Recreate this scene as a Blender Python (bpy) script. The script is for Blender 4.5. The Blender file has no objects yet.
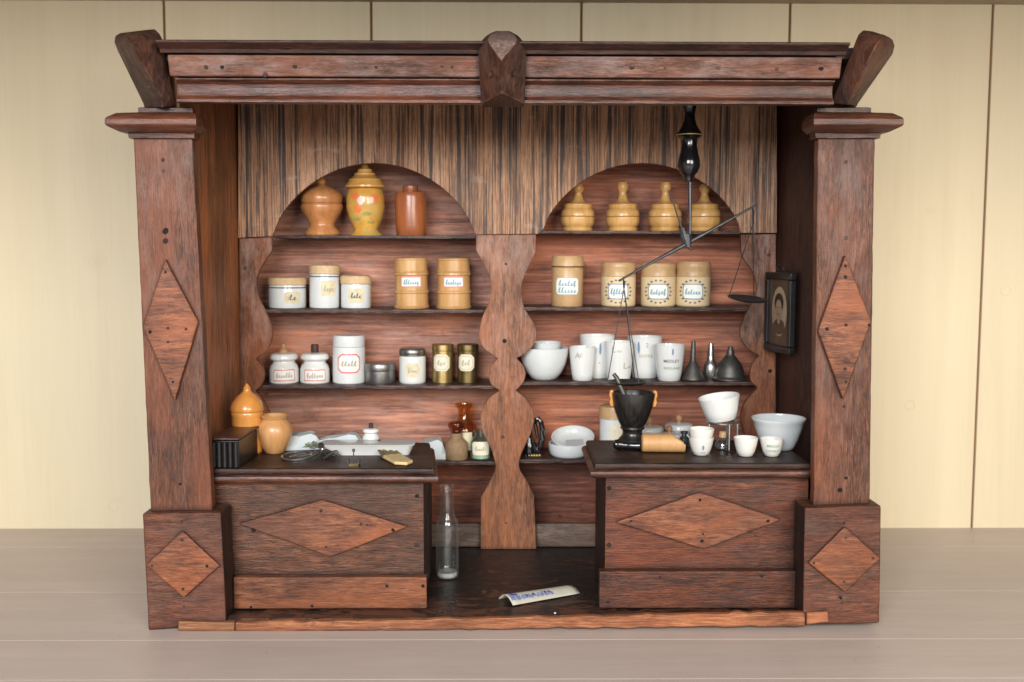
import bpy, bmesh, math, random
from mathutils import Vector, Matrix, Euler
random.seed(7)
R = math.radians
scene = bpy.context.scene
C = scene.collection

# ------------------------------------------------------------------ camera
F = 1050.0
PITCH, YAW, ROLL = math.atan(0.088), R(0.6), 0.002
CAMROT = (Matrix.Rotation(-YAW, 3, 'Z') @ Matrix.Rotation(R(90) - PITCH, 3, 'X') @ Matrix.Rotation(ROLL, 3, 'Z'))
CAM = Vector((-0.011, -1.05, 0.0))

def ray(px, py):
    return CAMROT @ Vector(((px - 512) / F, -(py - 341) / F, -1.0))
def U(px, py, Y):
    """design-time survey: point of the upright plane y=Y seen at photo pixel px,py"""
    d = ray(px, py)
    return CAM + d * ((Y - CAM.y) / d.y)
def YZ(px, py, z):
    """y of the level z seen at photo pixel"""
    d = ray(px, py)
    return CAM.y + d.y * ((z - CAM.z) / d.z)
CAM.z = -U(512, 629.5, 0.0).z
def mm(Y):
    return (U(513, 400, Y) - U(512, 400, Y)).length

cam_d = bpy.data.cameras.new('camera')
cam_d.sensor_width = 36.0
cam_d.lens = F / 1024 * 36.0
cam_d.clip_start = 0.05
cam_d.clip_end = 50
cam_d.dof.use_dof = True
cam_d.dof.focus_distance = 1.10
cam_d.dof.aperture_fstop = 7.0
cam = bpy.data.objects.new('camera', cam_d)
cam.matrix_world = Matrix.Translation(CAM) @ CAMROT.to_4x4()
C.objects.link(cam)
scene.camera = cam

YW = 0.393
# ------------------------------------------------------------------ materials
class NT:
    def __init__(s, name):
        s.m = bpy.data.materials.new(name); s.m.use_nodes = True
        s.t = s.m.node_tree; s.n = s.t.nodes; s.l = s.t.links
        s.n.clear()
        s.out = s.n.new('ShaderNodeOutputMaterial')
        s.b = s.n.new('ShaderNodeBsdfPrincipled')
        s.l.new(s.b.outputs[0], s.out.inputs[0])
    def new(s, typ, **kw):
        n = s.n.new(typ)
        for k, v in kw.items(): setattr(n, k, v)
        return n
    def link(s, a, b): s.l.new(a, b)
    def coords(s, scale, rand=7.0):
        tc = s.new('ShaderNodeTexCoord'); oi = s.new('ShaderNodeObjectInfo')
        mp = s.new('ShaderNodeMapping')
        mp.inputs['Scale'].default_value = scale
        mu = s.new('ShaderNodeMath', operation='MULTIPLY'); mu.inputs[1].default_value = rand
        s.link(oi.outputs['Random'], mu.inputs[0])
        s.link(tc.outputs['Object'], mp.inputs['Vector'])
        s.link(mu.outputs[0], mp.inputs['Location'])
        return mp.outputs[0]
    def noise(s, vec, scale=1.0, detail=5, rough=.55, dist=0.0):
        n = s.new('ShaderNodeTexNoise')
        n.inputs['Scale'].default_value = scale; n.inputs['Detail'].default_value = detail
        n.inputs['Roughness'].default_value = rough; n.inputs['Distortion'].default_value = dist
        if vec is not None: s.link(vec, n.inputs['Vector'])
        return n.outputs[0]
    def ramp(s, fac, stops):
        r = s.new('ShaderNodeValToRGB')
        e = r.color_ramp.elements
        while len(e) < len(stops): e.new(0.5)
        for i, (p, c) in enumerate(stops):
            e[i].position = p
            e[i].color = (c, c, c, 1) if isinstance(c, (int, float)) else (*c, 1)
        s.link(fac, r.inputs[0])
        return r.outputs[0]
    def mix(s, fac, a, b, mode='MIX'):
        m = s.new('ShaderNodeMix', data_type='RGBA', blend_type=mode)
        for i, v in ((0, fac), (6, a), (7, b)):
            if isinstance(v, (int, float)): m.inputs[i].default_value = v
            elif isinstance(v, tuple): m.inputs[i].default_value = (*v, 1)
            else: s.link(v, m.inputs[i])
        return m.outputs[2]
    def math(s, op, a, b=0.0):
        m = s.new('ShaderNodeMath', operation=op)
        for i, v in ((0, a), (1, b)):
            if isinstance(v, (int, float)): m.inputs[i].default_value = v
            else: s.link(v, m.inputs[i])
        return m.outputs[0]
    def bump(s, h, strength=.3, dist=.001):
        b = s.new('ShaderNodeBump'); b.inputs['Strength'].default_value = strength
        b.inputs['Distance'].default_value = dist
        s.link(h, b.inputs['Height']); s.link(b.outputs[0], s.b.inputs['Normal'])
    def edge(s, radius=.003):
        bv = s.new('ShaderNodeBevel', samples=4); bv.inputs['Radius'].default_value = radius
        g = s.new('ShaderNodeNewGeometry')
        d = s.new('ShaderNodeVectorMath', operation='DOT_PRODUCT')
        s.link(bv.outputs[0], d.inputs[0]); s.link(g.outputs['Normal'], d.inputs[1])
        return s.ramp(d.outputs['Value'], [(.80, 1.0), (.985, 0.0)])
    def set(s, **kw):
        for k, v in kw.items():
            k = k.replace('_', ' ')
            if isinstance(v, tuple) and len(v) == 3: v = (*v, 1)
            if hasattr(v, 'is_linked'): s.link(v, s.b.inputs[k])
            else: s.b.inputs[k].default_value = v
        return s.m

def axis_scale(axis, along, across):
    return {'x': (along, across, across), 'y': (across, along, across), 'z': (across, across, along)}[axis]

def wood(name, dark, mid, light, axis='x', across=70, along=5, rough=.42, wear=None, wear_amt=.55,
         dirt=.55, pores=.5, bump=.35, dust=None, dust_sheen_amt=0.0, dist=.6, spec=.4, crease_dark=.75, lines=0.0, dust_z=None):
    s = NT(name)
    across *= 1.7; along *= 4.2
    v1 = s.coords(axis_scale(axis, along, across))
    g1 = s.noise(v1, 1.0, 10, .70, dist)
    col = s.ramp(g1, [(.34, tuple(c * .75 for c in dark)), (.50, mid), (.66, tuple(c * 1.08 for c in light))])
    v0 = s.coords(axis_scale(axis, along * 1.6, across * 3.2), 21)
    g0 = s.noise(v0, 1.0, 6, .7, .3)
    col = s.mix(s.math('MULTIPLY', s.ramp(g0, [(.38, 1.0), (.52, 0.0)]), .5), col, tuple(c * .55 for c in dark))
    col = s.mix(s.math('MULTIPLY', s.ramp(g0, [(.52, 0.0), (.68, 1.0)]), .2), col, tuple(min(1, c * 1.6) for c in light))
    if lines:      # long dark growth lines of a sawn softwood board
        vl = s.coords(axis_scale(axis, 2.2, 205), 11)
        gl = s.noise(vl, 1.0, 4, .6, .25)
        col = s.mix(s.math('MULTIPLY', s.ramp(gl, [(.41, 1.0), (.49, 0.0)]), lines), col, tuple(c * .8 for c in dark))
        vk = s.coords(axis_scale(axis, 6, 18), 19)
        gk = s.noise(vk, 1.0, 6, .7, 1.2)
        col = s.mix(s.math('MULTIPLY', s.ramp(gk, [(.30, 1.0), (.44, 0.0)]), .75), col, tuple(c * .45 for c in dark))
    v2 = s.coords(axis_scale(axis, along * 3, across * 4), 13)
    g2 = s.noise(v2, 1.0, 3, .6)
    pore = s.ramp(g2, [(.38, 1.0), (.47, 0.0)])
    col = s.mix(s.math('MULTIPLY', pore, pores), col, tuple(c * .2 for c in dark))
    v3 = s.coords((9, 9, 9), 5)
    g3 = s.noise(v3, 1.0, 8, .70, .6)
    blot = s.ramp(g3, [(.40, 1.0), (.56, 0.0)])
    col = s.mix(s.math('MULTIPLY', blot, dirt), col, tuple(c * .28 for c in mid))
    v4 = s.coords((45, 45, 45), 3)
    g4 = s.noise(v4, 1.0, 5, .7)
    spot = s.ramp(g4, [(.64, 0.0), (.70, 1.0)])
    col = s.mix(s.math('MULTIPLY', spot, .6), col, tuple(c * .2 for c in dark))
    g7 = s.noise(s.coords(axis_scale(axis, 5, 16), 17), 1.0, 5, .6)
    col = s.mix(s.math('MULTIPLY', s.ramp(g7, [(.50, 0.0), (.66, 1.0)]), .5), col, tuple(c * k for c, k in zip(light, (1.15, .88, .66))))
    col = s.mix(s.math('MULTIPLY', s.ramp(g7, [(.34, 1.0), (.48, 0.0)]), .55), col, tuple(c * k for c, k in zip(dark, (.95, 1.05, 1.15))))
    if dust:
        v5 = s.coords(axis_scale(axis, 14, 40), 9)
        g5 = s.noise(v5, 1.0, 8, .78)
        d = s.ramp(g5, [(.46, 0.0), (.66, 1.0)])
        if dust_z:
            tz = s.new('ShaderNodeTexCoord'); sz = s.new('ShaderNodeSeparateXYZ'); s.link(tz.outputs['Object'], sz.inputs[0])
            mr = s.new('ShaderNodeMapRange'); mr.inputs['From Min'].default_value = dust_z[0]; mr.inputs['From Max'].default_value = dust_z[1]
            mr.inputs['To Min'].default_value = .25; mr.inputs['To Max'].default_value = 1.6
            s.link(sz.outputs['Z'], mr.inputs['Value'])
            d = s.math('MULTIPLY', d, mr.outputs[0])
        col = s.mix(s.math('MULTIPLY', d, dust_sheen_amt), col, dust)
    if crease_dark:      # extra darkening along joints and creases
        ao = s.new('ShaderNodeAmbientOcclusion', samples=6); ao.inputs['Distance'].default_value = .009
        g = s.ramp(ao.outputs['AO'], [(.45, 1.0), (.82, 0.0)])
        col = s.mix(s.math('MULTIPLY', g, crease_dark), col, tuple(c * .16 for c in dark))
    if wear:
        e = s.edge(.0022)
        g6 = s.noise(s.coords((60, 60, 60), 2), 1.0, 4, .6)
        e2 = s.edge(.0045)
        col = s.mix(s.math('MULTIPLY', e2, s.ramp(g6, [(.30, .75), (.60, .25)])), col, tuple(c * .3 for c in dark))
        e = s.math('MULTIPLY', e, s.ramp(g6, [(.46, .0), (.60, 1.0)]))
        col = s.mix(s.math('MULTIPLY', e, wear_amt), col, wear)
    h = s.math('ADD', s.math('MULTIPLY', g1, .5), s.math('ADD', s.math('MULTIPLY', g2, .5), s.math('MULTIPLY', g0, .5)))
    s.bump(h, min(1, bump * 1.5), .0016)
    rr = s.ramp(g3, [(.3, rough + .16), (.7, rough - .06)])
    return s.set(Base_Color=col, Roughness=rr, Specular_IOR_Level=spec)

M = {}
WEAR = (.34, .14, .075)
M['oak_upright'] = wood('oak_upright', (0.050, 0.019, 0.010), (0.129, 0.047, 0.025), (0.217, 0.088, 0.048), 'z', 190, 9, .44, WEAR, .8, .35, .75, .45, (.28, .20, .175), .24, dust_z=(0.1, 0.5))
M['oak_plinth'] = wood('oak_plinth', (0.047, 0.016, 0.008), (0.126, 0.039, 0.019), (0.210, 0.072, 0.035), 'x', 150, 9, .44, WEAR, .8, .45, .6, .45, (.25, .17, .145), .16)
M['oak_panel'] = wood('oak_panel', (0.081, 0.025, 0.013), (0.204, 0.065, 0.028), (0.322, 0.116, 0.048), 'x', 85, 7, .46, WEAR, .8, .30, .45, .35, (.27, .17, .13), .12)
M['oak_counter'] = wood('oak_counter', (0.041, 0.015, 0.007), (0.119, 0.040, 0.016), (0.203, 0.075, 0.031), 'x', 110, 7, .42, WEAR, .8, .5, .7, .4, (.25, .16, .13), .13)
M['oak_counter_right'] = wood('oak_counter_right', (0.035, 0.009, 0.004), (0.105, 0.026, 0.009), (0.182, 0.051, 0.018), 'x', 110, 7, .42, WEAR, .8, .55, .7, .4, (.22, .13, .11), .14)
M['oak_base'] = wood('oak_base', (0.061, 0.018, 0.010), (0.171, 0.057, 0.024), (0.271, 0.103, 0.045), 'x', 80, 6, .42, WEAR, .5, .45, .55, .35)
M['oak_dark'] = wood('oak_dark', (0.025, 0.011, 0.009), (0.062, 0.026, 0.020), (0.117, 0.053, 0.040), 'x', 80, 8, .33, (.26, .11, .07), .55, .5, .5, .3, spec=.5)
M['counter_top'] = wood('counter_top', (0.015, 0.007, 0.005), (0.038, 0.017, 0.011), (0.068, 0.032, 0.022), 'x', 90, 6, .40, (.24, .12, .08), .5, .45, .5, .25, (.13, .085, .07), .2, spec=.25)
M['oak_cornice'] = wood('oak_cornice', (0.050, 0.017, 0.008), (0.142, 0.055, 0.034), (0.258, 0.122, 0.081), 'x', 120, 7, .42, WEAR, .5, .45, .5, .4, (.46, .36, .34), .36)  # the pale film here stands in for window sheen on the cornice
M['moulding_red'] = wood('moulding_red', (0.029, 0.010, 0.007), (0.106, 0.034, 0.019), (0.202, 0.080, 0.046), 'x', 90, 5, .34, (.40, .22, .16), .6, .5, .4, .3, spec=.5)
M['side_wall'] = wood('side_wall', (0.123, 0.048, 0.018), (0.350, 0.132, 0.055), (0.526, 0.217, 0.091), 'z', 110, 3, .5, None, 0, .4, .5, .3)  # left wall: its light is put into the wood colour
M['side_wall_dark'] = wood('side_wall_dark', (0.022, 0.008, 0.006), (0.057, 0.022, 0.015), (0.092, 0.039, 0.028), 'z', 110, 3, .5, None, 0, .45, .5, .3)  # right wall: its shade is put into the wood colour
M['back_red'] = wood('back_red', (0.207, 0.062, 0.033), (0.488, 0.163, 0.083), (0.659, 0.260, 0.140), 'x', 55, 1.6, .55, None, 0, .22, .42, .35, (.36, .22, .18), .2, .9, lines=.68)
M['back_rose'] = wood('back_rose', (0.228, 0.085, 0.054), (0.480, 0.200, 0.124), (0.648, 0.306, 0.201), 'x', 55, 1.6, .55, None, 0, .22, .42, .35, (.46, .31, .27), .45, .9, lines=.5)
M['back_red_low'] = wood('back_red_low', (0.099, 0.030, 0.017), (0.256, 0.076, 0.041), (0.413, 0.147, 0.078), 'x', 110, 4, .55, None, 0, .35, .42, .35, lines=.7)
M['scallop'] = wood('scallop', (0.115, 0.040, 0.018), (0.257, 0.098, 0.045), (0.399, 0.170, 0.082), 'z', 150, 8, .42, (.40, .20, .12), .5, .25, .55, .35, (.48, .35, .30), .30, dust_z=(0.12, 0.38))
M['scallop_side'] = wood('scallop_side', (0.079, 0.024, 0.009), (0.197, 0.067, 0.026), (0.315, 0.118, 0.050), 'z', 120, 8, .42, (.38, .20, .13), .5, .3, .55, .35, (.48, .36, .32), .32, dust_z=(0.12, 0.38))
M['oak_corbel'] = wood('oak_corbel', (.028, .012, .009), (.075, .032, .022), (.14, .064, .043), 'z', 60, 8, .52, (.38, .15, .085), .95, .5, .5, .3, (.22, .17, .15), .15, spec=.28)
M['worn_end'] = wood('worn_end', (.14, .08, .06), (.30, .21, .18), (.44, .34, .31), 'x', 120, 60, .45, None, 0, .3, .5, .4)  # window sheen on the centre corbel's upper facet, painted as pale wood
M['oak_soot'] = wood('oak_soot', (.010, .005, .004), (.030, .013, .009), (.055, .026, .018), 'z', 110, 7, .5, None, 0, .4, .5, .3)  # near-black wood that paints shade onto inward-facing sides
M['shelf'] = wood('shelf', (.020, .009, .007), (.055, .024, .018), (.105, .05, .038), 'x', 70, 6, .42, (.50, .34, .27), .95, .3, .4, .3, crease_dark=.0)
M['rail'] = wood('rail', (0.063, 0.039, 0.028), (0.140, 0.092, 0.070), (0.210, 0.147, 0.112), 'x', 60, 6, .5, None, 0, .3, .3, .3)
M['lip'] = wood('lip', (0.171, 0.046, 0.019), (0.333, 0.116, 0.046), (0.468, 0.208, 0.098), 'x', 120, 5, .5, (.5, .28, .16), .4, .35, .35, .4, dist=1.4)
M['lip_pale'] = wood('lip_pale', (0.238, 0.088, 0.036), (0.332, 0.140, 0.060), (0.408, 0.192, 0.088), 'x', 120, 5, .5, None, 0, .2, .3, .4)

def mat_floor():
    s = NT('worn_black_floor')
    v = s.coords((26, 60, 60), 1); g = s.noise(v, 1.0, 8, .68, 1.2)
    tc = s.new('ShaderNodeTexCoord'); sp = s.new('ShaderNodeSeparateXYZ'); s.link(tc.outputs['Object'], sp.inputs[0])
    near = s.ramp(s.math('ADD', s.math('MULTIPLY', sp.outputs['Y'], -4.0), .0), [(.22, 0.0), (.62, .14)])
    f = s.ramp(s.math('ADD', g, near), [(.565, 0.0), (.63, 1.0)])
    base = s.ramp(s.noise(s.coords((40, 200, 90), 1), 1, 5), [(.3, (.006, .005, .005)), (.7, (.018, .012, .010))])
    col = s.mix(s.math('MULTIPLY', f, .75), base, (.13, .048, .024))
    s.bump(g, .5, .002)
    return s.set(Base_Color=col, Roughness=s.ramp(g, [(.4, .34), (.7, .6)]))
M['floor'] = mat_floor()

def mat_valance():
    s = NT('streaked_valance_wood')
    g1 = s.noise(s.coords((205, 1, 2.8), 0), 1.0, 8, .74, .35)
    g2 = s.noise(s.coords((640, 1, 10), 0), 1.0, 6, .74, .2)
    g3 = s.noise(s.coords((16, 1, 7), 0), 1.0, 5, .6, .5)
    g5 = s.noise(s.coords((30, 1, 2.5), 0), 1.0, 3, .5)
    g6 = s.noise(s.coords((420, 1, 60), 0), 1.0, 4, .7)
    base = s.ramp(g3, [(.3, (.33, .155, .078)), (.52, (.50, .265, .142)), (.7, (.60, .355, .21))])
    base = s.mix(s.math('MULTIPLY', s.ramp(g6, [(.35, 1.0), (.55, 0.0)]), .5), base, (.20, .10, .06))
    sh = s.math('MULTIPLY', s.math('SUBTRACT', g5, .5), .22)
    d1 = s.ramp(s.math('ADD', g1, sh), [(.405, 1.0), (.45, .85), (.485, 0.0)])
    d2 = s.ramp(s.math('ADD', g2, sh), [(.43, .95), (.49, 0.0)])
    d = s.math('MAXIMUM', s.math('MULTIPLY', d1, .97), s.math('MULTIPLY', d2, .8))
    col = s.mix(d, base, (.030, .027, .030))
    g4 = s.noise(s.coords((20, 1, 60), 0), 1.0, 5, .6)
    col = s.mix(s.math('MULTIPLY', s.ramp(g4, [(.62, 0.0), (.72, 1.0)]), .35), col, (.55, .47, .42))
    s.bump(s.math('SUBTRACT', 1.0, d), .35, .001)
    return s.set(Base_Color=col, Roughness=.48, Specular_IOR_Level=.35)
M['valance'] = mat_valance()

def mat_wall():
    s = NT('cream_painted_boards')
    g = s.noise(s.coords((30, 1, 1.4), 0), 1.0, 6, .6, .8)
    g2 = s.noise(s.coords((2.6, 2, 1.6), 0), 1.0, 5, .6)
    g3 = s.noise(s.coords((260, 1, 8), 0), 1.0, 4, .65)
    c = s.ramp(g, [(.3, (.685, .575, .385)), (.7, (.735, .625, .43))])
    c = s.mix(s.math('MULTIPLY', s.ramp(g2, [(.38, 0.0), (.62, 1.0)]), .5), c, (.66, .59, .42))
    c = s.mix(s.math('MULTIPLY', s.ramp(g3, [(.32, 1.0), (.48, 0.0)]), .10), c, (.50, .41, .25))
    h = s.math('ADD', s.math('MULTIPLY', g3, .6), s.math('MULTIPLY', g, .4))
    tc = s.new('ShaderNodeTexCoord')
    for px, py, rad in ((96, 262, .020), (118, 500, .011), (640, 26, .015), (930, 210, .010)):      # knots under the paint
        k = U(px, py, YW)
        mp = s.new('ShaderNodeMapping'); mp.inputs['Scale'].default_value = (1, 0, 1.45)
        mp.inputs['Location'].default_value = (-k.x, 0, -k.z * 1.45)
        s.link(tc.outputs['Object'], mp.inputs['Vector'])
        nz = s.new('ShaderNodeTexNoise'); nz.inputs['Scale'].default_value = 60; s.link(tc.outputs['Object'], nz.inputs['Vector'])
        ln = s.new('ShaderNodeVectorMath', operation='LENGTH'); s.link(mp.outputs[0], ln.inputs[0])
        d = s.math('ADD', ln.outputs['Value'], s.math('MULTIPLY', s.math('SUBTRACT', nz.outputs[0], .5), rad * .5))
        fall = s.ramp(s.math('DIVIDE', d, rad), [(.25, 1.0), (1.0, 0.0)])
        ringw = s.math('SINE', s.math('MULTIPLY', d, 6.28 / (rad * .24)))
        h = s.math('ADD', h, s.math('MULTIPLY', s.math('MULTIPLY', ringw, fall), .5))
        c = s.mix(s.math('MULTIPLY', s.math('MULTIPLY', s.math('MAXIMUM', ringw, 0.0), fall), .30), c, (.42, .34, .20))
    s.bump(h, .14, .0012)
    return s.set(Base_Color=c, Roughness=.5, Specular_IOR_Level=.35)
M['wall'] = mat_wall()
def mat_table():
    s = NT('grey_painted_tabletop')
    g = s.noise(s.coords((2.2, 40, 10), 0), 1.0, 8, .68, .5)
    g2 = s.noise(s.coords((3, 5, 3), 0), 1.0, 6, .65)
    g3 = s.noise(s.coords((14, 420, 10), 0), 1.0, 6, .72, .3)
    c = s.ramp(g, [(.3, (.495, .41, .362)), (.7, (.565, .475, .422))])
    c = s.mix(s.math('MULTIPLY', s.ramp(g3, [(.33, 1.0), (.47, 0.0)]), .2), c, (.27, .215, .18))
    c = s.mix(s.math('MULTIPLY', s.ramp(g3, [(.55, 0.0), (.7, 1.0)]), .12), c, (.62, .53, .47))
    c = s.mix(s.math('MULTIPLY', s.ramp(g2, [(.40, 1.0), (.60, 0.0)]), .25), c, (.38, .315, .275))
    sp = s.noise(s.coords((60, 90, 60), 0), 1.0, 2, .5)
    c = s.mix(s.math('MULTIPLY', s.ramp(sp, [(.755, 0.0), (.775, 1.0)]), .7), c, (.12, .10, .085))
    s.bump(s.math('ADD', g3, g), .2, .001)
    return s.set(Base_Color=c, Roughness=.45, Specular_IOR_Level=.35)
M['table'] = mat_table()

def plain(name, col, rough=.4, metal=0.0, var=.12, scale=60, bump=.0, spec=.5, coat=0.0, trans=0.0, stretch=None):
    s = NT(name)
    sc = stretch if stretch else (scale, scale, scale)
    g = s.noise(s.coords(sc, 6), 1.0, 5, .65)
    c = s.ramp(g, [(.3, tuple(x * (1 - var) for x in col)), (.7, tuple(min(1, x * (1 + var)) for x in col))])
    if bump: s.bump(g, bump, .0008)
    s.set(Base_Color=c, Roughness=rough, Metallic=metal, Specular_IOR_Level=spec, Coat_Weight=coat, Transmission_Weight=trans)
    s.b.inputs['Coat Roughness'].default_value = .08
    return s.m
def turned(name, dark, light, across=160, rough=.3, coat=.35):
    s = NT(name)
    g = s.noise(s.coords((across, across, 14), 6), 1.0, 5, .6, .8)
    g2 = s.noise(s.coords((25, 25, 25), 6), 1.0, 4, .6)
    c = s.ramp(g, [(.3, dark), (.7, light)])
    c = s.mix(s.math('MULTIPLY', s.ramp(g2, [(.35, 1.0), (.6, 0.0)]), .3), c, tuple(x * .6 for x in dark))
    s.bump(g, .08, .0006)
    s.set(Base_Color=c, Roughness=rough, Coat_Weight=coat)
    s.b.inputs['Coat Roughness'].default_value = .15
    return s.m
M['white'] = plain('white_glaze', (.72, .725, .70), .16, 0, .03, 40, spec=.55)
M['cool_white'] = plain('cool_white_glaze', (.68, .70, .69), .16, 0, .04, 40, spec=.55)
M['cream_white'] = plain('cream_glaze', (.72, .70, .65), .18, 0, .04, 40, spec=.55)
M['opal'] = plain('opal_glass', (.71, .72, .68), .12, 0, .04, 40, spec=.55)
M['parchment'] = plain('parchment_cover', (.62, .43, .24), .62, 0, .16, 160, .5)
M['stoneware'] = plain('tan_stoneware', (.53, .335, .165), .35, 0, .12, 110, .15)
M['stone_cream'] = plain('cream_stoneware', (.71, .55, .33), .28, 0, .07, 90, .08)
M['urn'] = turned('brown_turned_wood', (0.435, 0.173, 0.058), (0.640, 0.288, 0.109))
M['vase'] = None
M['redbrown'] = turned('red_brown_wood', (0.325, 0.094, 0.031), (0.450, 0.144, 0.053))
M['barrel'] = turned('pale_barrel_wood', (0.540, 0.281, 0.103), (0.670, 0.400, 0.167), 220)
M['boxwood'] = turned('yellow_boxwood', (.56, .29, .085), (.80, .475, .175), 130, .34, .35)
M['orange'] = turned('orange_wood', (0.644, 0.253, 0.052), (0.782, 0.345, 0.081), 130, .26, .5)
M['tanvase'] = turned('tan_wood', (0.484, 0.231, 0.083), (0.594, 0.314, 0.127), 150, .34, .2)
M['scoopwood'] = turned('scoop_wood', (.55, .29, .11), (.66, .38, .165), 150, .5, 0)
M['finial'] = turned('pale_finial_wood', (.46, .23, .11), (.58, .33, .17), 200, .5, 0)
M['cork_dark'] = plain('dark_stopper', (.06, .028, .02), .5, 0, .2, 200)
M['paper'] = plain('label_paper', (.74, .68, .52), .7, 0, .10, 200)
M['paper_tan'] = plain('aged_label_paper', (.68, .60, .40), .7, 0, .15, 200)
M['paper_white'] = plain('white_label_paper', (.80, .81, .76), .6, 0, .05, 200)
M['pink'] = plain('pink_label_border', (.66, .27, .20), .6, 0, .1, 200)
M['red'] = plain('red_label_border', (.70, .14, .12), .6, 0, .1, 300)
M['ink'] = plain('dark_ink', (.12, .12, .13), .6)
M['ink_soft'] = plain('faded_ink', (.42, .38, .30), .6)
M['ink_blue'] = plain('blue_ink', (.16, .26, .42), .6)
M['ink_teal'] = plain('teal_ink', (.22, .36, .42), .6)
M['ink_green'] = plain('green_ink', (.20, .33, .20), .6)
M['blueline'] = plain('dark_blue_line', (.10, .13, .19), .3)
M['gold'] = plain('gilt_paint', (.60, .42, .14), .4, .4)
M['spot_orange'] = plain('orange_flower_paint', (.80, .22, .07), .35, 0, .2, 200)
M['spot_pink'] = plain('pale_flower_paint', (.80, .62, .50), .35, 0, .1, 200)
M['spot_green'] = plain('olive_leaf_paint', (.36, .33, .10), .35, 0, .2, 200)
M['pewter'] = plain('dull_pewter', (.135, .125, .11), .5, .8, .25, 120, .1)
M['steel'] = plain('bright_steel', (.50, .50, .49), .28, .95, .12, 120)
M['tin'] = plain('grey_tin', (.30, .29, .28), .38, .9, .2, 90)
M['brass'] = plain('aged_brass', (.46, .34, .14), .34, .9, .2, 120)
M['brass_dark'] = plain('dark_brass', (.20, .145, .06), .38, .9, .3, 120)
M['iron'] = plain('dark_iron', (.075, .078, .085), .42, .75, .3, 200)
M['wire'] = plain('dark_wire', (.04, .038, .038), .5, .5)
M['black'] = plain('black_lacquer', (.008, .008, .009), .16, 0, .4, 80, spec=.6, coat=.5)
M['black_worn'] = plain('worn_black_lacquer', (.016, .014, .013), .3, 0, .8, 1, .3, .6, .25, stretch=(260, 260, 30))
M['black_frame'] = plain('black_frame_paint', (.014, .013, .014), .30, 0, .4, 80, .1)
M['nail_base'] = plain('iron_nail', (.014, .010, .009), .75, 0, .4, 300, 0, .15)
def mat_nail():
    s = NT('iron_nail_mixed')
    oi = s.new('ShaderNodeObjectInfo')
    return s.set(Base_Color=s.ramp(oi.outputs['Random'], [(.25, (.012, .009, .008)), (.75, (.055, .030, .022)), (1.0, (.09, .06, .05))]), Roughness=.7, Specular_IOR_Level=.2)
M['nail'] = mat_nail()
M['cloth'] = plain('grey_white_paper', (.50, .545, .55), .7, 0, .08, 60, .2)
M['straw'] = plain('straw', (.17, .13, .055), .7, 0, .3, 200)
M['cream_pad'] = plain('cream_pad', (.66, .49, .24), .7, 0, .1, 150, .2)
M['sepia'] = plain('sepia_board', (.085, .05, .03), .4, 0, .25, 60)
M['sepia_pale'] = plain('sepia_oval', (.36, .26, .17), .4, 0, .1, 60)
M['sepia_dark'] = plain('sepia_hair', (.03, .018, .013), .5, 0, .1, 60)
M['sepia_face'] = plain('sepia_face', (.30, .20, .13), .5, 0, .1, 60)
M['booklet'] = plain('booklet_paper', (.50, .47, .38), .6, 0, .06, 120, .1)
M['booklet_blue'] = plain('booklet_blue_print', (.16, .20, .42), .6, 0, .5, 500)
M['booklet_dark'] = plain('booklet_dark_print', (.05, .06, .20), .6, 0, .4, 500)
M['backing'] = plain('brown_gap', (.20, .085, .03), .8)
M['residue'] = plain('pale_residue', (.42, .43, .41), .6, 0, .3, 300)
M['crumb'] = plain('white_crumb', (.7, .66, .6), .7)
M['ceil'] = plain('grey_brown_ledge', (.36, .29, .21), .6, 0, .1, 30)
M['verdigris'] = plain('green_grey_metal', (.22, .24, .18), .5, .4, .35, 300, .3)

def glass(name, col, rough=.03, edge=.5, haze=.012):
    s = NT(name)
    tr = s.new('ShaderNodeBsdfTransparent'); gl = s.new('ShaderNodeBsdfGlossy'); gl.inputs['Roughness'].default_value = rough
    lw = s.new('ShaderNodeLayerWeight'); lw.inputs['Blend'].default_value = .32
    f = s.ramp(lw.outputs['Facing'], [(0.0, .06), (.45, .12), (.7, .42), (1.0, .9)])
    tint = s.mix(s.ramp(lw.outputs['Facing'], [(.3, 0.0), (1.0, 1.0)]), col, tuple(c * edge for c in col))
    s.link(tint, tr.inputs[0])
    m = s.new('ShaderNodeMixShader'); s.link(f, m.inputs[0]); s.link(tr.outputs[0], m.inputs[1]); s.link(gl.outputs[0], m.inputs[2])
    df = s.new('ShaderNodeBsdfDiffuse'); df.inputs[0].default_value = (*[min(1, c * .9) for c in col], 1)
    m2 = s.new('ShaderNodeMixShader'); s.link(s.ramp(lw.outputs['Facing'], [(.35, haze), (.95, min(1, haze * 22))]), m2.inputs[0])  # diffuse rim paints in the bright edge reflections of the glass
    s.link(m.outputs[0], m2.inputs[1]); s.link(df.outputs[0], m2.inputs[2])
    s.link(m2.outputs[0], s.out.inputs[0]); s.n.remove(s.b)
    return s.m
M['glass'] = glass('clear_glass', (.97, .98, .975), .02, .6, .010)
M['glass_amber'] = glass('amber_glass', (.95, .74, .42), .03, .7)
M['glass_brown'] = glass('brown_glass', (.72, .42, .28))
M['glass_green'] = glass('green_glass', (.84, .93, .90))
M['bottle_fill'] = plain('brown_powder', (.27, .17, .09), .7, 0, .2, 200, .2)

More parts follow.
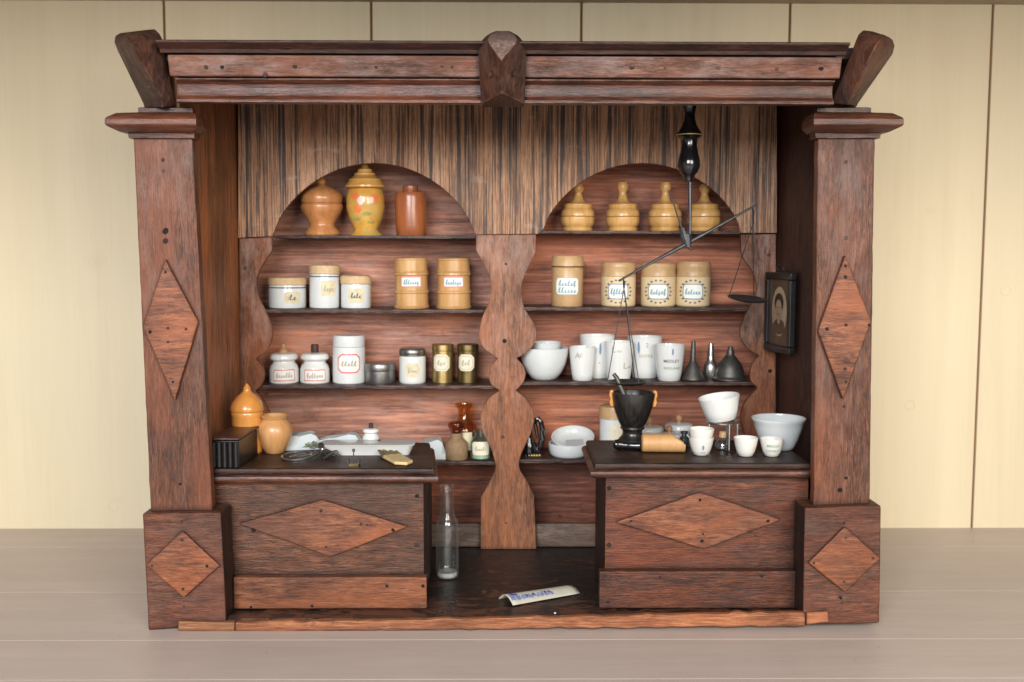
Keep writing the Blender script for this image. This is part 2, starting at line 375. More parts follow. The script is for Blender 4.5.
def mat_vase():
    s = NT('painted_yellow_vase')
    tc = s.new('ShaderNodeTexCoord'); sp = s.new('ShaderNodeSeparateXYZ'); s.link(tc.outputs['Object'], sp.inputs[0])
    g = s.noise(s.coords((70, 70, 70), 0), 1.0, 4, .6)
    c = s.ramp(g, [(.35, (.62, .315, .055)), (.65, (.80, .43, .085))])
    g2 = s.noise(s.coords((50, 50, 90), 0), 1.0, 3, .6)
    lo = s.ramp(sp.outputs['Z'], [(.0, 1.0), (.05, .35), (.06, 0.0)])
    c = s.mix(s.math('MULTIPLY', s.ramp(g2, [(.45, 0.0), (.55, 1.0)]), s.math('MULTIPLY', lo, .6)), c, (.40, .37, .14))
    return s.set(Base_Color=c, Roughness=.25, Coat_Weight=.5)
M['vase'] = mat_vase()
M['vase_lid'] = turned('yellow_vase_lid', (.68, .34, .08), (.82, .46, .14), 130, .28, .4)

# ------------------------------------------------------------------ object helpers
def link(o, parent=None):
    C.objects.link(o)
    if parent is not None: o.parent = parent
    return o
def tag(o, label, cat, group=None):
    o['label'] = label; o['category'] = cat
    if group: o['group'] = group
    return o
def thing(name, label, cat, loc, rz=0.0, group=None):
    o = bpy.data.objects.new(name, None)
    o.empty_display_size = .01
    o.location = loc; o.rotation_euler = (0, 0, rz)
    link(o)
    return tag(o, label, cat, group)
def world_loc(o):
    v = Vector((0, 0, 0))
    while o is not None:
        v += Vector(o.location); o = o.parent
    return v
def finish(name, bm, mat, parent=None, smooth=False, bevel=0.0, seg=2, angle=35, loc=None):
    bmesh.ops.recalc_face_normals(bm, faces=bm.faces)
    me = bpy.data.meshes.new(name); bm.to_mesh(me); bm.free()
    for m in (mat if isinstance(mat, (list, tuple)) else [mat]): me.materials.append(m)
    if smooth or bevel:
        for p in me.polygons: p.use_smooth = True
        me.set_sharp_from_angle(angle=R(angle))
    o = bpy.data.objects.new(name, me)
    if loc is not None: o.location = loc
    link(o, parent)
    if bevel:
        b = o.modifiers.new('bevel', 'BEVEL'); b.width = bevel; b.segments = seg
        b.limit_method = 'ANGLE'; b.angle_limit = R(30)
        w = o.modifiers.new('wn', 'WEIGHTED_NORMAL'); w.keep_sharp = False
    return o
def poly_prism_bm(bm, front, back):
    n = len(front)
    a = [bm.verts.new(p) for p in front]; b = [bm.verts.new(p) for p in back]
    bm.faces.new(a); bm.faces.new(b[::-1])
    for i in range(n):
        bm.faces.new((a[i], b[i], b[(i + 1) % n], a[(i + 1) % n]))
def prism(name, pts, y0, y1, mat, parent=None, bevel=.0012, seg=2, wob=.55):
    """polygon surveyed in the plane y0, carried straight back to y1"""
    o0 = world_loc(parent) if parent is not None else Vector((0, 0, 0))
    bm = bmesh.new()
    if len(pts) < 8 and wob:
        q = []
        for (xa_, ya_), (xb_, yb2) in zip(pts, pts[1:] + pts[:1]):
            L = math.hypot(xb_ - xa_, yb2 - ya_); n = max(1, int(L / 11))
            for k in range(n):
                t_ = k / n
                j = 0 if k == 0 else random.gauss(0, .22 * wob) + (random.uniform(.4, .9) * wob if random.random() < .08 else 0) * (1 if random.random() < .5 else -1)
                q.append((xa_ + (xb_ - xa_) * t_ - (yb2 - ya_) / L * j, ya_ + (yb2 - ya_) * t_ + (xb_ - xa_) / L * j))
        pts = q
    fr = [U(px, py, y0) for px, py in pts]
    bk = [Vector((p.x, y1, p.z)) for p in fr]
    poly_prism_bm(bm, [p - o0 for p in fr], [p - o0 for p in bk])
    return finish(name, bm, mat, parent, bevel=bevel, seg=seg)
def box(name, x0, x1, y0, y1, z0, z1, mat, parent=None, bevel=.001):
    o0 = world_loc(parent) if parent is not None else Vector((0, 0, 0))
    bm = bmesh.new()
    fr = [Vector(p) - o0 for p in ((x0, y0, z0), (x1, y0, z0), (x1, y0, z1), (x0, y0, z1))]
    bk = [Vector(p) - o0 for p in ((x0, y1, z0), (x1, y1, z0), (x1, y1, z1), (x0, y1, z1))]
    poly_prism_bm(bm, fr, bk)
    return finish(name, bm, mat, parent, bevel=bevel)
def loft(name, secs, mat, parent=None, bevel=0.0, smooth=False, cap=True):
    o0 = world_loc(parent) if parent is not None else Vector((0, 0, 0))
    bm = bmesh.new()
    rows = [[bm.verts.new(Vector(p) - o0) for p in s] for s in secs]
    n = len(rows[0])
    for r0, r1 in zip(rows, rows[1:]):
        for i in range(n):
            bm.faces.new((r0[i], r0[(i + 1) % n], r1[(i + 1) % n], r1[i]))
    if cap:
        bm.faces.new(rows[0][::-1]); bm.faces.new(rows[-1])
    bmesh.ops.remove_doubles(bm, verts=bm.verts, dist=1e-6)
    return finish(name, bm, mat, parent, bevel=bevel, smooth=smooth)
def lathe_bm(bm, prof, seg=40, tilt=None, squash=1.0):
    rows = []
    for r, z in prof:
        if r < 1e-7: rows.append([bm.verts.new((0, 0, z))])
        else: rows.append([bm.verts.new((r * math.cos(2 * math.pi * i / seg), r * math.sin(2 * math.pi * i / seg) * squash, z)) for i in range(seg)])
    for a, b in zip(rows, rows[1:]):
        for i in range(seg):
            j = (i + 1) % seg
            if len(a) == 1 and len(b) == 1: continue
            if len(a) == 1: bm.faces.new((a[0], b[j], b[i]))
            elif len(b) == 1: bm.faces.new((a[i], a[j], b[0]))
            else: bm.faces.new((a[i], a[j], b[j], b[i]))
def lathe(name, prof, mat, parent=None, seg=40, loc=None, angle=40):
    bm = bmesh.new(); lathe_bm(bm, prof, seg)
    return finish(name, bm, mat, parent, smooth=True, angle=angle, loc=loc)
def smoothprof(pts, k=3):
    """Catmull-Rom resample of a lathe profile"""
    out = []
    n = len(pts)
    for i in range(n - 1):
        p0 = pts[max(i - 1, 0)]; p1 = pts[i]; p2 = pts[i + 1]; p3 = pts[min(i + 2, n - 1)]
        for j in range(k):
            t = j / k
            q = []
            for c in (0, 1):
                a = 2 * p1[c]; b = p2[c] - p0[c]; d = 2 * p0[c] - 5 * p1[c] + 4 * p2[c] - p3[c]; e = -p0[c] + 3 * p1[c] - 3 * p2[c] + p3[c]
                q.append(.5 * (a + b * t + d * t * t + e * t ** 3))
            out.append((max(q[0], 0), q[1]))
    out.append(pts[-1])
    return out
def tube_bm(bm, pts, r, seg=8):
    pts = [Vector(p) for p in pts]
    rr = r if isinstance(r, (list, tuple)) else [r] * len(pts)
    rows = []
    up = Vector((0.13, 0.3, 1)).normalized()
    for i, p in enumerate(pts):
        d = (pts[min(i + 1, len(pts) - 1)] - pts[max(i - 1, 0)]).normalized()
        a = d.cross(up)
        if a.length < 1e-4: a = d.cross(Vector((1, 0, 0)))
        a.normalize(); b = d.cross(a)
        rows.append([bm.verts.new(p + (a * math.cos(2 * math.pi * k / seg) + b * math.sin(2 * math.pi * k / seg)) * rr[i]) for k in range(seg)])
    for a, b in zip(rows, rows[1:]):
        for k in range(seg): bm.faces.new((a[k], a[(k + 1) % seg], b[(k + 1) % seg], b[k]))
    bm.faces.new(rows[0][::-1]); bm.faces.new(rows[-1])
def tube(name, pts, r, mat, parent=None, seg=8):
    o0 = world_loc(parent) if parent is not None else Vector((0, 0, 0))
    bm = bmesh.new(); tube_bm(bm, [Vector(p) - o0 for p in pts], r, seg)
    return finish(name, bm, mat, parent, smooth=True)

NAIL = None
def nail_mesh(r=.0021):
    bm = bmesh.new()
    lathe_bm(bm, [(0, .0004), (r * .8, .00035), (r, .0001), (r, -.0015)], 10)
    me = bpy.data.meshes.new('nail'); bm.to_mesh(me); bm.free(); me.materials.append(M['nail'])
    return me
NAIL = nail_mesh(.0016); HOLE = nail_mesh(.0026)
def nails(parent, pts, Y, big=()):
    o0 = world_loc(parent)
    for i, (px, py) in enumerate(pts):
        o = bpy.data.objects.new('nail', HOLE if i in big else NAIL)
        o.location = U(px, py, Y) - o0
        k = random.uniform(.75, 1.15)
        o.scale = (k, k * random.uniform(.85, 1.25), 1)
        o.rotation_euler = (R(90), random.uniform(0, 3), 0)
        link(o, parent)

# ------------------------------------------------------------------ labels and lettering on round things
def radius_at(prof, z):
    best = 0
    for (r0, z0), (r1, z1) in zip(prof, prof[1:]):
        if abs(z1 - z0) > 1e-9 and min(z0, z1) - 1e-9 <= z <= max(z0, z1) + 1e-9:
            best = max(best, r0 + (r1 - r0) * (z - z0) / (z1 - z0))
    return best
def patch(name, prof, ang, w, z0, z1, mat, parent, eps=.0003, corner=0.0, notch=False, round_=False, rim=None):
    """sheet of paper bent round a turned body; w = half width along the surface; rim=(t): only a frame"""
    n = 14
    zc = (z0 + z1) / 2; h = (z1 - z0) / 2
    def P(u, v, e):
        z = zc + v
        r = radius_at(prof, z) + e
        a = ang - math.pi / 2 + u / max(radius_at(prof, zc), 1e-4)
        return Vector((r * math.cos(a), r * math.sin(a), z))
    bm = bmesh.new()
    cols = []
    for i in range(n + 1):
        u = w * (2 * i / n - 1)
        hh = h
        if round_: hh = h * math.sqrt(max(0, 1 - (u / w) ** 2)) + 1e-5
        elif corner and abs(u) > w - corner:
            d = abs(u) - (w - corner)
            hh = h - (corner - math.sqrt(max(corner ** 2 - d ** 2, 0)) if not notch else d)
        cols.append([bm.verts.new(P(u, hh * (2 * j / 6 - 1), eps)) for j in range(7)])
    for a, b in zip(cols, cols[1:]):
        for j in range(6): bm.faces.new((a[j], b[j], b[j + 1], a[j + 1]))
    return finish(name, bm, mat, parent, smooth=True, angle=60)
def lettering(text, prof, ang, z, size, mat, parent, eps=.0007, shear=0.0, du=0.0, flat=None, name='lettering'):
    cu = bpy.data.curves.new('lettering', 'FONT')
    cu.body = text; cu.size = size; cu.align_x = 'CENTER'; cu.align_y = 'CENTER'; cu.shear = shear
    cu.resolution_u = 2; cu.offset = size * .012
    to = bpy.data.objects.new('lettering_source', cu); C.objects.link(to)
    dg = bpy.context.evaluated_depsgraph_get()
    me = bpy.data.meshes.new_from_object(to.evaluated_get(dg))
    bpy.data.objects.remove(to); bpy.data.curves.remove(cu)
    me.name = 'lettering'
    if flat is None:
        r0 = max(radius_at(prof, z), 1e-4)
        for v in me.vertices:
            zz = z + v.co.y; a = ang - math.pi / 2 + (v.co.x + du) / r0
            r = radius_at(prof, zz) or r0
            v.co = Vector(((r + eps) * math.cos(a), (r + eps) * math.sin(a), zz))
    else:
        for v in me.vertices: v.co = flat @ v.co
    me.materials.clear(); me.materials.append(mat)
    o = bpy.data.objects.new(name, me)
    return link(o, parent)

def script(prof, ang, z, width, height, mat, parent, eps=.0009, seed=0, n=6):
    """a line of faded joined handwriting as a thin inked ribbon"""
    rnd = random.Random(seed)
    pts = []; x = 0.0
    for k in range(n):
        tall = rnd.random() < .32 or k == 0
        hgt = (1.0 if tall else .48) * rnd.uniform(.85, 1.1)
        dip = -.35 if rnd.random() < .2 else 0.0
        for dx, y in ((0, .05), (.30, hgt * .9), (.52, hgt), (.46, hgt * .6), (.40, dip), (.70, .0), (1.0, .10)):
            pts.append((x + dx + .22 * y, y))
        x += 1.0
    pts = smoothprof_xy(pts, 4)
    x0 = min(q[0] for q in pts); x1 = max(q[0] for q in pts)
    pp = [((q[0] - x0) / (x1 - x0) * width - width / 2, (q[1] - .4) * height) for q in pts]
    th = height * .055
    r0 = max(radius_at(prof, z), 1e-4)
    bm = bmesh.new(); prev = None
    for i, (u, v) in enumerate(pp):
        a, b = pp[max(i - 1, 0)], pp[min(i + 1, len(pp) - 1)]
        dx, dy = b[0] - a[0], b[1] - a[1]; L = math.hypot(dx, dy) or 1
        wd = th * (1.0 if dy > 0 else 1.7)
        row = []
        for sg in (-1, 1):
            uu, vv = u - sg * dy / L * wd, v + sg * dx / L * wd
            an = ang - math.pi / 2 + uu / r0; r_ = (radius_at(prof, z + vv) or r0) + eps
            row.append(bm.verts.new((r_ * math.cos(an), r_ * math.sin(an), z + vv)))
        if prev: bm.faces.new((prev[0], row[0], row[1], prev[1]))
        prev = row
    me = bpy.data.meshes.new('lettering'); bm.to_mesh(me); bm.free(); me.materials.append(mat)
    return link(bpy.data.objects.new('lettering', me), parent)
def smoothprof_xy(pts, k):
    out = []; n = len(pts)
    for i in range(n - 1):
        p0 = pts[max(i - 1, 0)]; p1 = pts[i]; p2 = pts[i + 1]; p3 = pts[min(i + 2, n - 1)]
        for j in range(k):
            t = j / k; q = []
            for c in (0, 1):
                q.append(.5 * (2 * p1[c] + (p2[c] - p0[c]) * t + (2 * p0[c] - 5 * p1[c] + 4 * p2[c] - p3[c]) * t * t + (-p0[c] + 3 * p1[c] - 3 * p2[c] + p3[c]) * t ** 3))
            out.append(tuple(q))
    out.append(pts[-1]); return out

def shade_sides(o, sign):
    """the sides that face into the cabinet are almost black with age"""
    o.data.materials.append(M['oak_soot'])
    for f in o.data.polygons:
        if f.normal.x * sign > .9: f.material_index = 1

# ------------------------------------------------------------------ setting
YW = 0.393
def struct(o): o['kind'] = 'structure'; return o
seams = [-60, 163.5, 371, 581.5, 790.5, 993.5, 1210]
xs = [U(p, 1, YW).x for p in seams]
xs[0] = -1.6; xs[-1] = 1.6
zt = U(512, 2.5, YW).z
bm = bmesh.new()
for a, b in zip(xs, xs[1:]):
    g = .0016
    fr = [Vector((a + g, YW, -.01)), Vector((b - g, YW, -.01)), Vector((b - g, YW, zt + .02)), Vector((a + g, YW, zt + .02))]
    poly_prism_bm(bm, fr, [p + Vector((0, .02, 0)) for p in fr])
wall = struct(finish('wall', bm, M['wall'], bevel=.0008))
struct(box('wall_backing', -1.6, 1.6, YW + .004, YW + .018, -.008, zt + .015, M['backing'], bevel=0))
for px, py in ((910, 405), (1006, 291), (113, 506)):
    p = U(px, py, YW)
    bm = bmesh.new(); lathe_bm(bm, [(.0060, 0), (.0062, .0005), (.0070, .0005), (.0072, 0)], 28)
    o = finish('plug', bm, M['wall'], wall, smooth=True); o.location = p; o.rotation_euler = (R(90), 0, 0)
bm = bmesh.new()
ys = [YW + .004, .30, .12, -.028, -.125, -.27, -.5, -1.0, -1.6]
for a, b in zip(ys, ys[1:]):
    g = .0006
    fr = [Vector((-1.6, b + g, 0)), Vector((1.6, b + g, 0)), Vector((1.6, a - g, 0)), Vector((-1.6, a - g, 0))]
    poly_prism_bm(bm, fr, [q - Vector((0, 0, .0012)) for q in fr])
struct(finish('tabletop', bm, M['table'], bevel=0))
struct(box('tabletop_underside', -1.6, 1.6, -1.6, YW + .004, -.03, -.0016, M['backing'], bevel=0))
struct(box('ceiling', -1.6, 1.6, -.52, YW + .02, zt, zt + .02, M['ceil'], bevel=0))

# ------------------------------------------------------------------ cabinet
cab = thing('pharmacy_cabinet', 'dark oak miniature pharmacy cabinet with two arched alcoves and carved cornice on grey tabletop', 'cabinet', (0, .15, 0))
YC, YV, YS, YB = .012, .252, .257, .335
ZF = U(512, 619.5, 0).z
xl = U(238, 240, YV).x; xr = U(777, 240, YV).x
zceil = CAM.z + .187
# columns
CAPS = {}
for side, q, dia, nl, nd in (
    (-1, [(133, 136), (192, 136), (212.5, 514), (150.5, 514)], [(165, 259), (198, 322), (174.5, 401), (142.5, 326)],
     [(163, 160), (163.5, 171), (165.5, 241), (165.5, 231), (174.5, 413.5), (181, 497), (180, 484)], [(165.5, 272), (168, 328), (168, 342), (186, 329), (150, 332), (173, 382)]),
    (1, [(818, 136), (875, 136), (870, 511), (813.5, 511)], [(845.5, 255), (871.5, 321), (843.5, 400), (818, 331)],
     [(846, 162), (846, 238), (844, 406.5), (840, 490), (846, 478)], [(845.5, 266), (845.5, 277), (846, 325), (869, 325), (827, 329), (845, 369), (846, 382)])):
    col = prism('column', q, YC, .026, M['oak_upright'], cab, .0018)
    prism('diamond_panel', dia, YC - .005, YC + .002, M['oak_panel'], col, .0014)
    nails(col, nl, YC, big=(0, 2, 3) if side < 0 else (1, 3))
    nails(col, nd, YC - .005)
# capitals : rectangular turned loops
for cx, half in ((155, 0), (851, 0)):
    root = Vector((0, 0, 0))
    secs = []
    A = U(133 if cx < 500 else 816, 130, YC).x; B = U(193.5 if cx < 500 else 876, 130, YC).x
    for out, py in ((.001, 139), (.0035, 138), (.004, 133), (.010, 131.8), (.0175, 127), (.0195, 125.5), (.0203, 124), (.0203, 119), (.0190, 117), (.012, 113), (-.004, 112.3), (-.004, 107.8), (-.007, 107.3)):
        z = U(cx, py, YC - out).z
        y0 = YC - out; y1 = .0275 + out * .25
        oa, ob = (out, out * .42) if cx < 500 else (out * .42, out)
        secs.append([(A - oa, y0, z), (B + ob, y0, z), (B + ob, y1, z), (A - oa, y1, z)])
    loft('capital', secs, M['moulding_red'], cab, bevel=.0012)
# plinths
for q, dia, nn in (([(142, 513.5), (221, 512.5), (226.5, 623), (148, 631)], [(182, 531), (219.5, 566), (183.5, 598), (146, 565)],
                    [(182, 522), (182, 540), (152, 566), (207, 566), (183, 589), (184, 607)]),
                   ([(804.5, 508), (881.5, 505.5), (880, 623.5), (802.5, 625)], [(845, 527), (880.5, 558.5), (845, 592.5), (808.5, 563)],
                    [(844, 523), (846, 538), (873, 558), (814, 563), (844, 582), (841, 598), (842, 603)])):
    pl = prism('plinth', q, 0, .038, M['oak_plinth'], cab, .0022)
    prism('diamond_panel', dia, -.004, .002, M['oak_panel'], pl, .0014)
    shade_sides(pl, 1 if q[0][0] < 500 else -1)
    nails(pl, [nn[0], nn[-1]], 0); nails(pl, nn[1:-1], -.004)
# walls, top, back, floor
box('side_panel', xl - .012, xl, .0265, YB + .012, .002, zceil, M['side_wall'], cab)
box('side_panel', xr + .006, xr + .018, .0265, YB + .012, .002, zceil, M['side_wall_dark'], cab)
box('top_board', xl - .02, xr + .026, .008, YB + .012, zceil + .0005, zceil + .012, M['oak_dark'], cab)
zs4 = U(512, 460, YS).z
xmid = U(507, 300, YB).x
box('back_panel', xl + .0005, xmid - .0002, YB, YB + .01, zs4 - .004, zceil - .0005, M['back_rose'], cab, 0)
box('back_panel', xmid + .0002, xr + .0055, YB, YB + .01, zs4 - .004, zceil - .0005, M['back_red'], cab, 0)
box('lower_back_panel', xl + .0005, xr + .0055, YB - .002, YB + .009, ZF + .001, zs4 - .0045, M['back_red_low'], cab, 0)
box('floor_board', U(215, 620, 0).x, U(812, 620, 0).x, .0045, YB - .003, .003, ZF, M['floor'], cab, 0)
# front lip of the floor
prism('floor_lip', [(235, 622.5), (805, 612.5), (805.5, 626), (235, 633.5)], -.0035, .004, M['lip'], cab, .0015, wob=2.2)
prism('floor_lip', [(178, 621.5), (234.5, 622.5), (234.5, 633.5), (178, 632.5)], -.0035, .004, M['lip_pale'], cab, .0012)
prism('floor_lip', [(806.5, 612.5), (828, 611.5), (829, 622), (806.5, 625.3)], -.0025, .004, M['lip'], cab, .0012, wob=2.2)
# skirting rail
box('back_rail', xl + .001, xr - .001, YV + .009, YV + .017, ZF + .0005, U(512, 524, YV + .009).z, M['rail'], cab)
# valance with two arches
def arch(cx, w, ytop, ybase, n=26):
    out = []
    for i in range(n + 1):
        t = math.pi * (1 - i / n)
        c, s_ = math.cos(t), math.sin(t)
        x = cx + w * c
        out.append((x, ybase - (ybase - ytop) * abs(s_) ** 1.36))
    return out
vp = [(238, 95), (777, 95), (777, 233)] + [(740.5, 233)] + arch(642, 98.5, 163, 231)[::-1][1:-1] + [(541, 233), (537, 234), (476, 234.5)] \
     + arch(374, 100, 163, 234)[::-1][1:-1] + [(272.5, 236), (238, 238)]
prism('arched_valance', vp, YV, YV + .006, M['valance'], cab, .0006, 1)
# scalloped uprights
def sm(pts, k=5): return [(a, b) for a, b in smoothprof_xy(pts, k)]
def smoothprof_xy(pts, k):
    out = []; n = len(pts)
    for i in range(n - 1):
        p0 = pts[max(i - 1, 0)]; p1 = pts[i]; p2 = pts[i + 1]; p3 = pts[min(i + 2, n - 1)]
        for j in range(k):
            t = j / k; q = []
            for c in (0, 1):
                q.append(.5 * (2 * p1[c] + (p2[c] - p0[c]) * t + (2 * p0[c] - 5 * p1[c] + 4 * p2[c] - p3[c]) * t * t + (-p0[c] + 3 * p1[c] - 3 * p2[c] + p3[c]) * t ** 3))
            out.append(tuple(q))
    out.append(pts[-1]); return out
Lf = [(476, 235), (476, 250)] + sm([(477, 252), (484, 265), (490, 278), (491, 292), (489, 302), (482, 318), (479, 334), (483, 347), (493, 355), (497.5, 358)]) \
    + sm([(497.5, 359), (491, 366), (489, 375), (491, 384), (499, 390)]) + sm([(499, 391), (489, 398), (482, 410), (480.5, 420), (483, 433), (491, 449), (495, 462), (495, 470), (490, 481), (481, 497)]) + [(480.5, 546)]
Rt = [(536, 234.5), (536, 252)] + sm([(535, 254), (527, 270), (521.5, 285), (522, 297), (525, 309), (533, 322), (536.5, 333), (533, 346), (524, 354), (517, 358)]) \
    + sm([(517, 359), (523, 366), (525.5, 374), (523, 383), (516, 390)]) + sm([(516, 391), (525, 398), (532, 409), (534, 420), (531, 433), (524, 448), (519.5, 460), (520, 470), (527, 481), (534, 495)]) + [(536.5, 546)]
up = prism('scalloped_upright', Rt[::-1] + Lf, YV, YV + .0075, M['scallop'], cab, .0009, 2)
nails(up, [(506, 264), (504.5, 341), (503, 437), (506, 523)], YV, big=(1, 2))
LL = [(239, 238.5), (272, 237.5), (272, 249)] + sm([(271.5, 251), (262, 266), (256.5, 279), (258, 296), (264, 309), (271, 324), (272, 337), (267, 350), (258, 357.5)]) \
    + sm([(256, 359), (262, 367), (264, 375), (262, 384), (256, 390)]) + sm([(255, 391), (264, 402), (270, 417), (269, 433), (262, 449), (258, 462), (262, 478), (270, 496)]) + [(270, 546), (239, 546)]
up = prism('scalloped_upright', LL, YV, YV + .0075, M['scallop_side'], cab, .0009, 2)
nails(up, [(245, 268)], YV, big=(0,))
RR = [(776, 234), (776, 546), (744, 546)] + sm([(744, 490), (752, 476), (757, 462), (752, 447), (744, 432), (741, 418), (745, 403), (757, 389)]) \
    + sm([(757, 387), (751, 381), (750.5, 371), (754, 362), (759, 356.5)]) + sm([(758, 355), (748, 349), (741, 338), (741, 326), (748, 311), (755, 298), (757, 285), (752, 270), (744, 259), (741, 250)]) + [(741, 234.5)]
up = prism('scalloped_upright', RR, YV, YV + .0075, M['scallop_side'], cab, .0009, 2)
nails(up, [(769, 255), (770, 371)], YV, big=(0, 1))
for o in cab.children:
    if o.name.startswith('scalloped_upright'):
        for v in o.data.vertices:
            if v.co.z < ZF + .02: v.co.z = ZF + .0003
# shelves
SH = {}
for nm, a, b, lv in (('L', 240, 505, (235.6, 309.6, 385.6, 461.5)), ('R', 506.5, 775, (230.8, 307.4, 382, 459.5))):
    for k, py in enumerate(lv):
        z = U((a + b) / 2, py, YS + .003).z
        SH[nm, k] = z
        th = .0036 if k == 0 else (.0042 if k < 3 else .0046)
        x0 = xl + .0005 if nm == 'L' else U(506, 300, YS).x + .0003
        x1 = U(506, 300, YS).x if nm == 'L' else xr - .0005
        y0 = YV + .0077
        if nm == 'L' and k == 0:      # the top left shelf bows forward
            bm = bmesh.new()
            xa, xb = U(272, 234, YV).x, U(476, 234, YV).x
            n = 16; fr = []
            for i in range(n + 1):
                t = i / n
                fr.append(Vector((xa + (xb - xa) * t, YV + .004 - .012 * math.sin(math.pi * t), z)))
            top = fr + [Vector((xb, YB - .0005, z)), Vector((xa, YB - .0005, z))]
            poly_prism_bm(bm, [p - Vector((0, .15, 0)) for p in top], [p - Vector((0, .15, th)) for p in top])
            finish('shelf', bm, M['shelf'], cab, bevel=.0006)
        else:
            box('shelf', x0, x1, y0, YB - .0005, z - th, z, M['shelf'], cab, .0007)
# cornice
def extr_x(name, prof, pxa, pxb, mat, pa=None, bevel=.0008):
    secs = []
    for px in (pxa, pxb):
        secs.append([tuple(Vector((U(px, 80, -.01).x, y, U(512, py, y).z))) for y, py in prof])
    return loft(name, secs, mat, pa, bevel=bevel)
co = extr_x('cornice', [(.012, 105), (-.004, 104), (-.006, 103), (-.0055, 100), (-.001, 97), (.0005, 91), (-.001, 85), (-.006, 81.5), (-.0075, 80.5), (-.0075, 79), (-.003, 78.6), (.012, 78.4)], 174.5, 836, M['moulding_red'], cab, .0005)
co2 = extr_x('cornice_band', [(.011, 78.2), (-.0085, 77.8), (-.0105, 76.8), (-.0165, 57), (-.016, 55.8), (.011, 55.5)], 170, 839.5, M['oak_cornice'], cab, .0008)
extr_x('crown_moulding', [(.03, 55.3), (-.012, 55), (-.019, 54), (-.0205, 50), (-.024, 48), (-.027, 45.5), (-.030, 44), (-.031, 42), (-.030, 41), (.03, 41)], 163.5, 842.5, M['oak_dark'], cab, .0006)
nails(co2, [(206, 67), (222, 67), (295, 66), (265, 75), (376, 67), (442, 66), (452, 67), (547, 66.5), (632, 67), (665, 67.5), (718, 66.5), (777, 68.5), (797, 66), (821, 68)], -.0135, big=(0, 2, 3, 8, 10, 13))
# corbels
def secs_px(rows): return [[tuple(U(px, py, Y)) for px, py, Y in r] for r in rows]
cl = loft('corbel', secs_px([
    [(144, 108, .035), (162, 108, .002), (175, 107, .020), (165, 107, .055)],
    [(143, 104, .034), (162.5, 99, .000), (174, 98, .018), (165, 102, .055)],
    [(117, 50, .010), (135.5, 52, -.036), (165.5, 49, -.006), (150, 45, .04)],
    [(114, 42, .010), (131, 43, -.034), (163.5, 41, -.006), (148, 38, .04)],
    [(115, 36, .014), (125, 36.5, -.022), (160, 34, -.002), (146, 33, .04)],
    [(120, 33, .018), (127, 32.5, -.010), (155, 29, .004), (145, 30, .04)]]), M['oak_corbel'], cab, bevel=.0014)
nails(cl, [(162, 77), (149, 87)], -.02)
cr = loft('corbel', secs_px([
    [(832, 104, .02), (849, 105, .002), (857, 107, .03), (846, 104, .055)],
    [(832, 101, .018), (850, 99, -.002), (858, 104, .03), (846, 102, .055)],
    [(852, 50, -.006), (873, 52, -.036), (893, 54, .006), (868, 48, .04)],
    [(855, 42, -.006), (877, 44, -.034), (895, 46, .008), (870, 40, .04)],
    [(858, 35, -.004), (882, 37, -.022), (893, 40, .012), (870, 34, .04)],
    [(863, 30, .004), (885, 35, -.008), (889, 37, .016), (872, 31, .04)]]), M['oak_corbel'], cab, bevel=.0014)
cc = loft('corbel', secs_px([
    [(482, 107, .004), (502, 107, -.008), (502.2, 107, -.008), (523, 107, .004), (520, 106, .03), (484, 106, .03)],
    [(481, 104, -.008), (502, 93, -.036), (502.4, 93, -.036), (524.5, 104, -.008), (522, 103, .03), (482, 103, .03)],
    [(478.5, 55, -.024), (501, 60, -.054), (501.4, 60, -.054), (526, 55, -.024), (524, 53, .03), (480, 53, .03)],
    [(478.8, 47, -.022), (489, 43, -.041), (516, 43, -.041), (525.6, 47, -.022), (523, 46, .03), (481, 46, .03)],
    [(481.5, 41, -.020), (488, 39, -.034), (517, 39, -.034), (522.8, 41, -.020), (521, 40, .03), (483, 40, .03)],
    [(486, 36, -.015), (490, 35, -.024), (514.5, 35, -.024), (518.5, 36, -.015), (517, 35, .03), (488, 35, .03)],
    [(491, 33, -.010), (494, 32.5, -.015), (510, 32.5, -.015), (513.5, 33, -.010), (512, 32.5, .03), (493, 32.5, .03)],
    [(496, 31, -.004), (498, 31, -.008), (506, 31, -.008), (509, 31, -.004), (508, 31, .03), (498, 31, .03)]]), M['oak_corbel'], cab, bevel=.0016)
cc.data.materials.append(M['worn_end'])
for f in cc.data.polygons:
    if f.normal.z > .25 and f.normal.y < -.3 and abs(f.normal.x) < .3: f.material_index = 1
for px, py in ((489.5, 74), (515.5, 73.5)):
    o = bpy.data.objects.new('nail', HOLE); o.data = HOLE
    o.location = U(px, py, -.0375) - world_loc(cc); o.rotation_euler = (R(80), 0, R(-38) if px < 500 else R(38)); o.scale = (.8, 1.1, 1.4); link(o, cc)

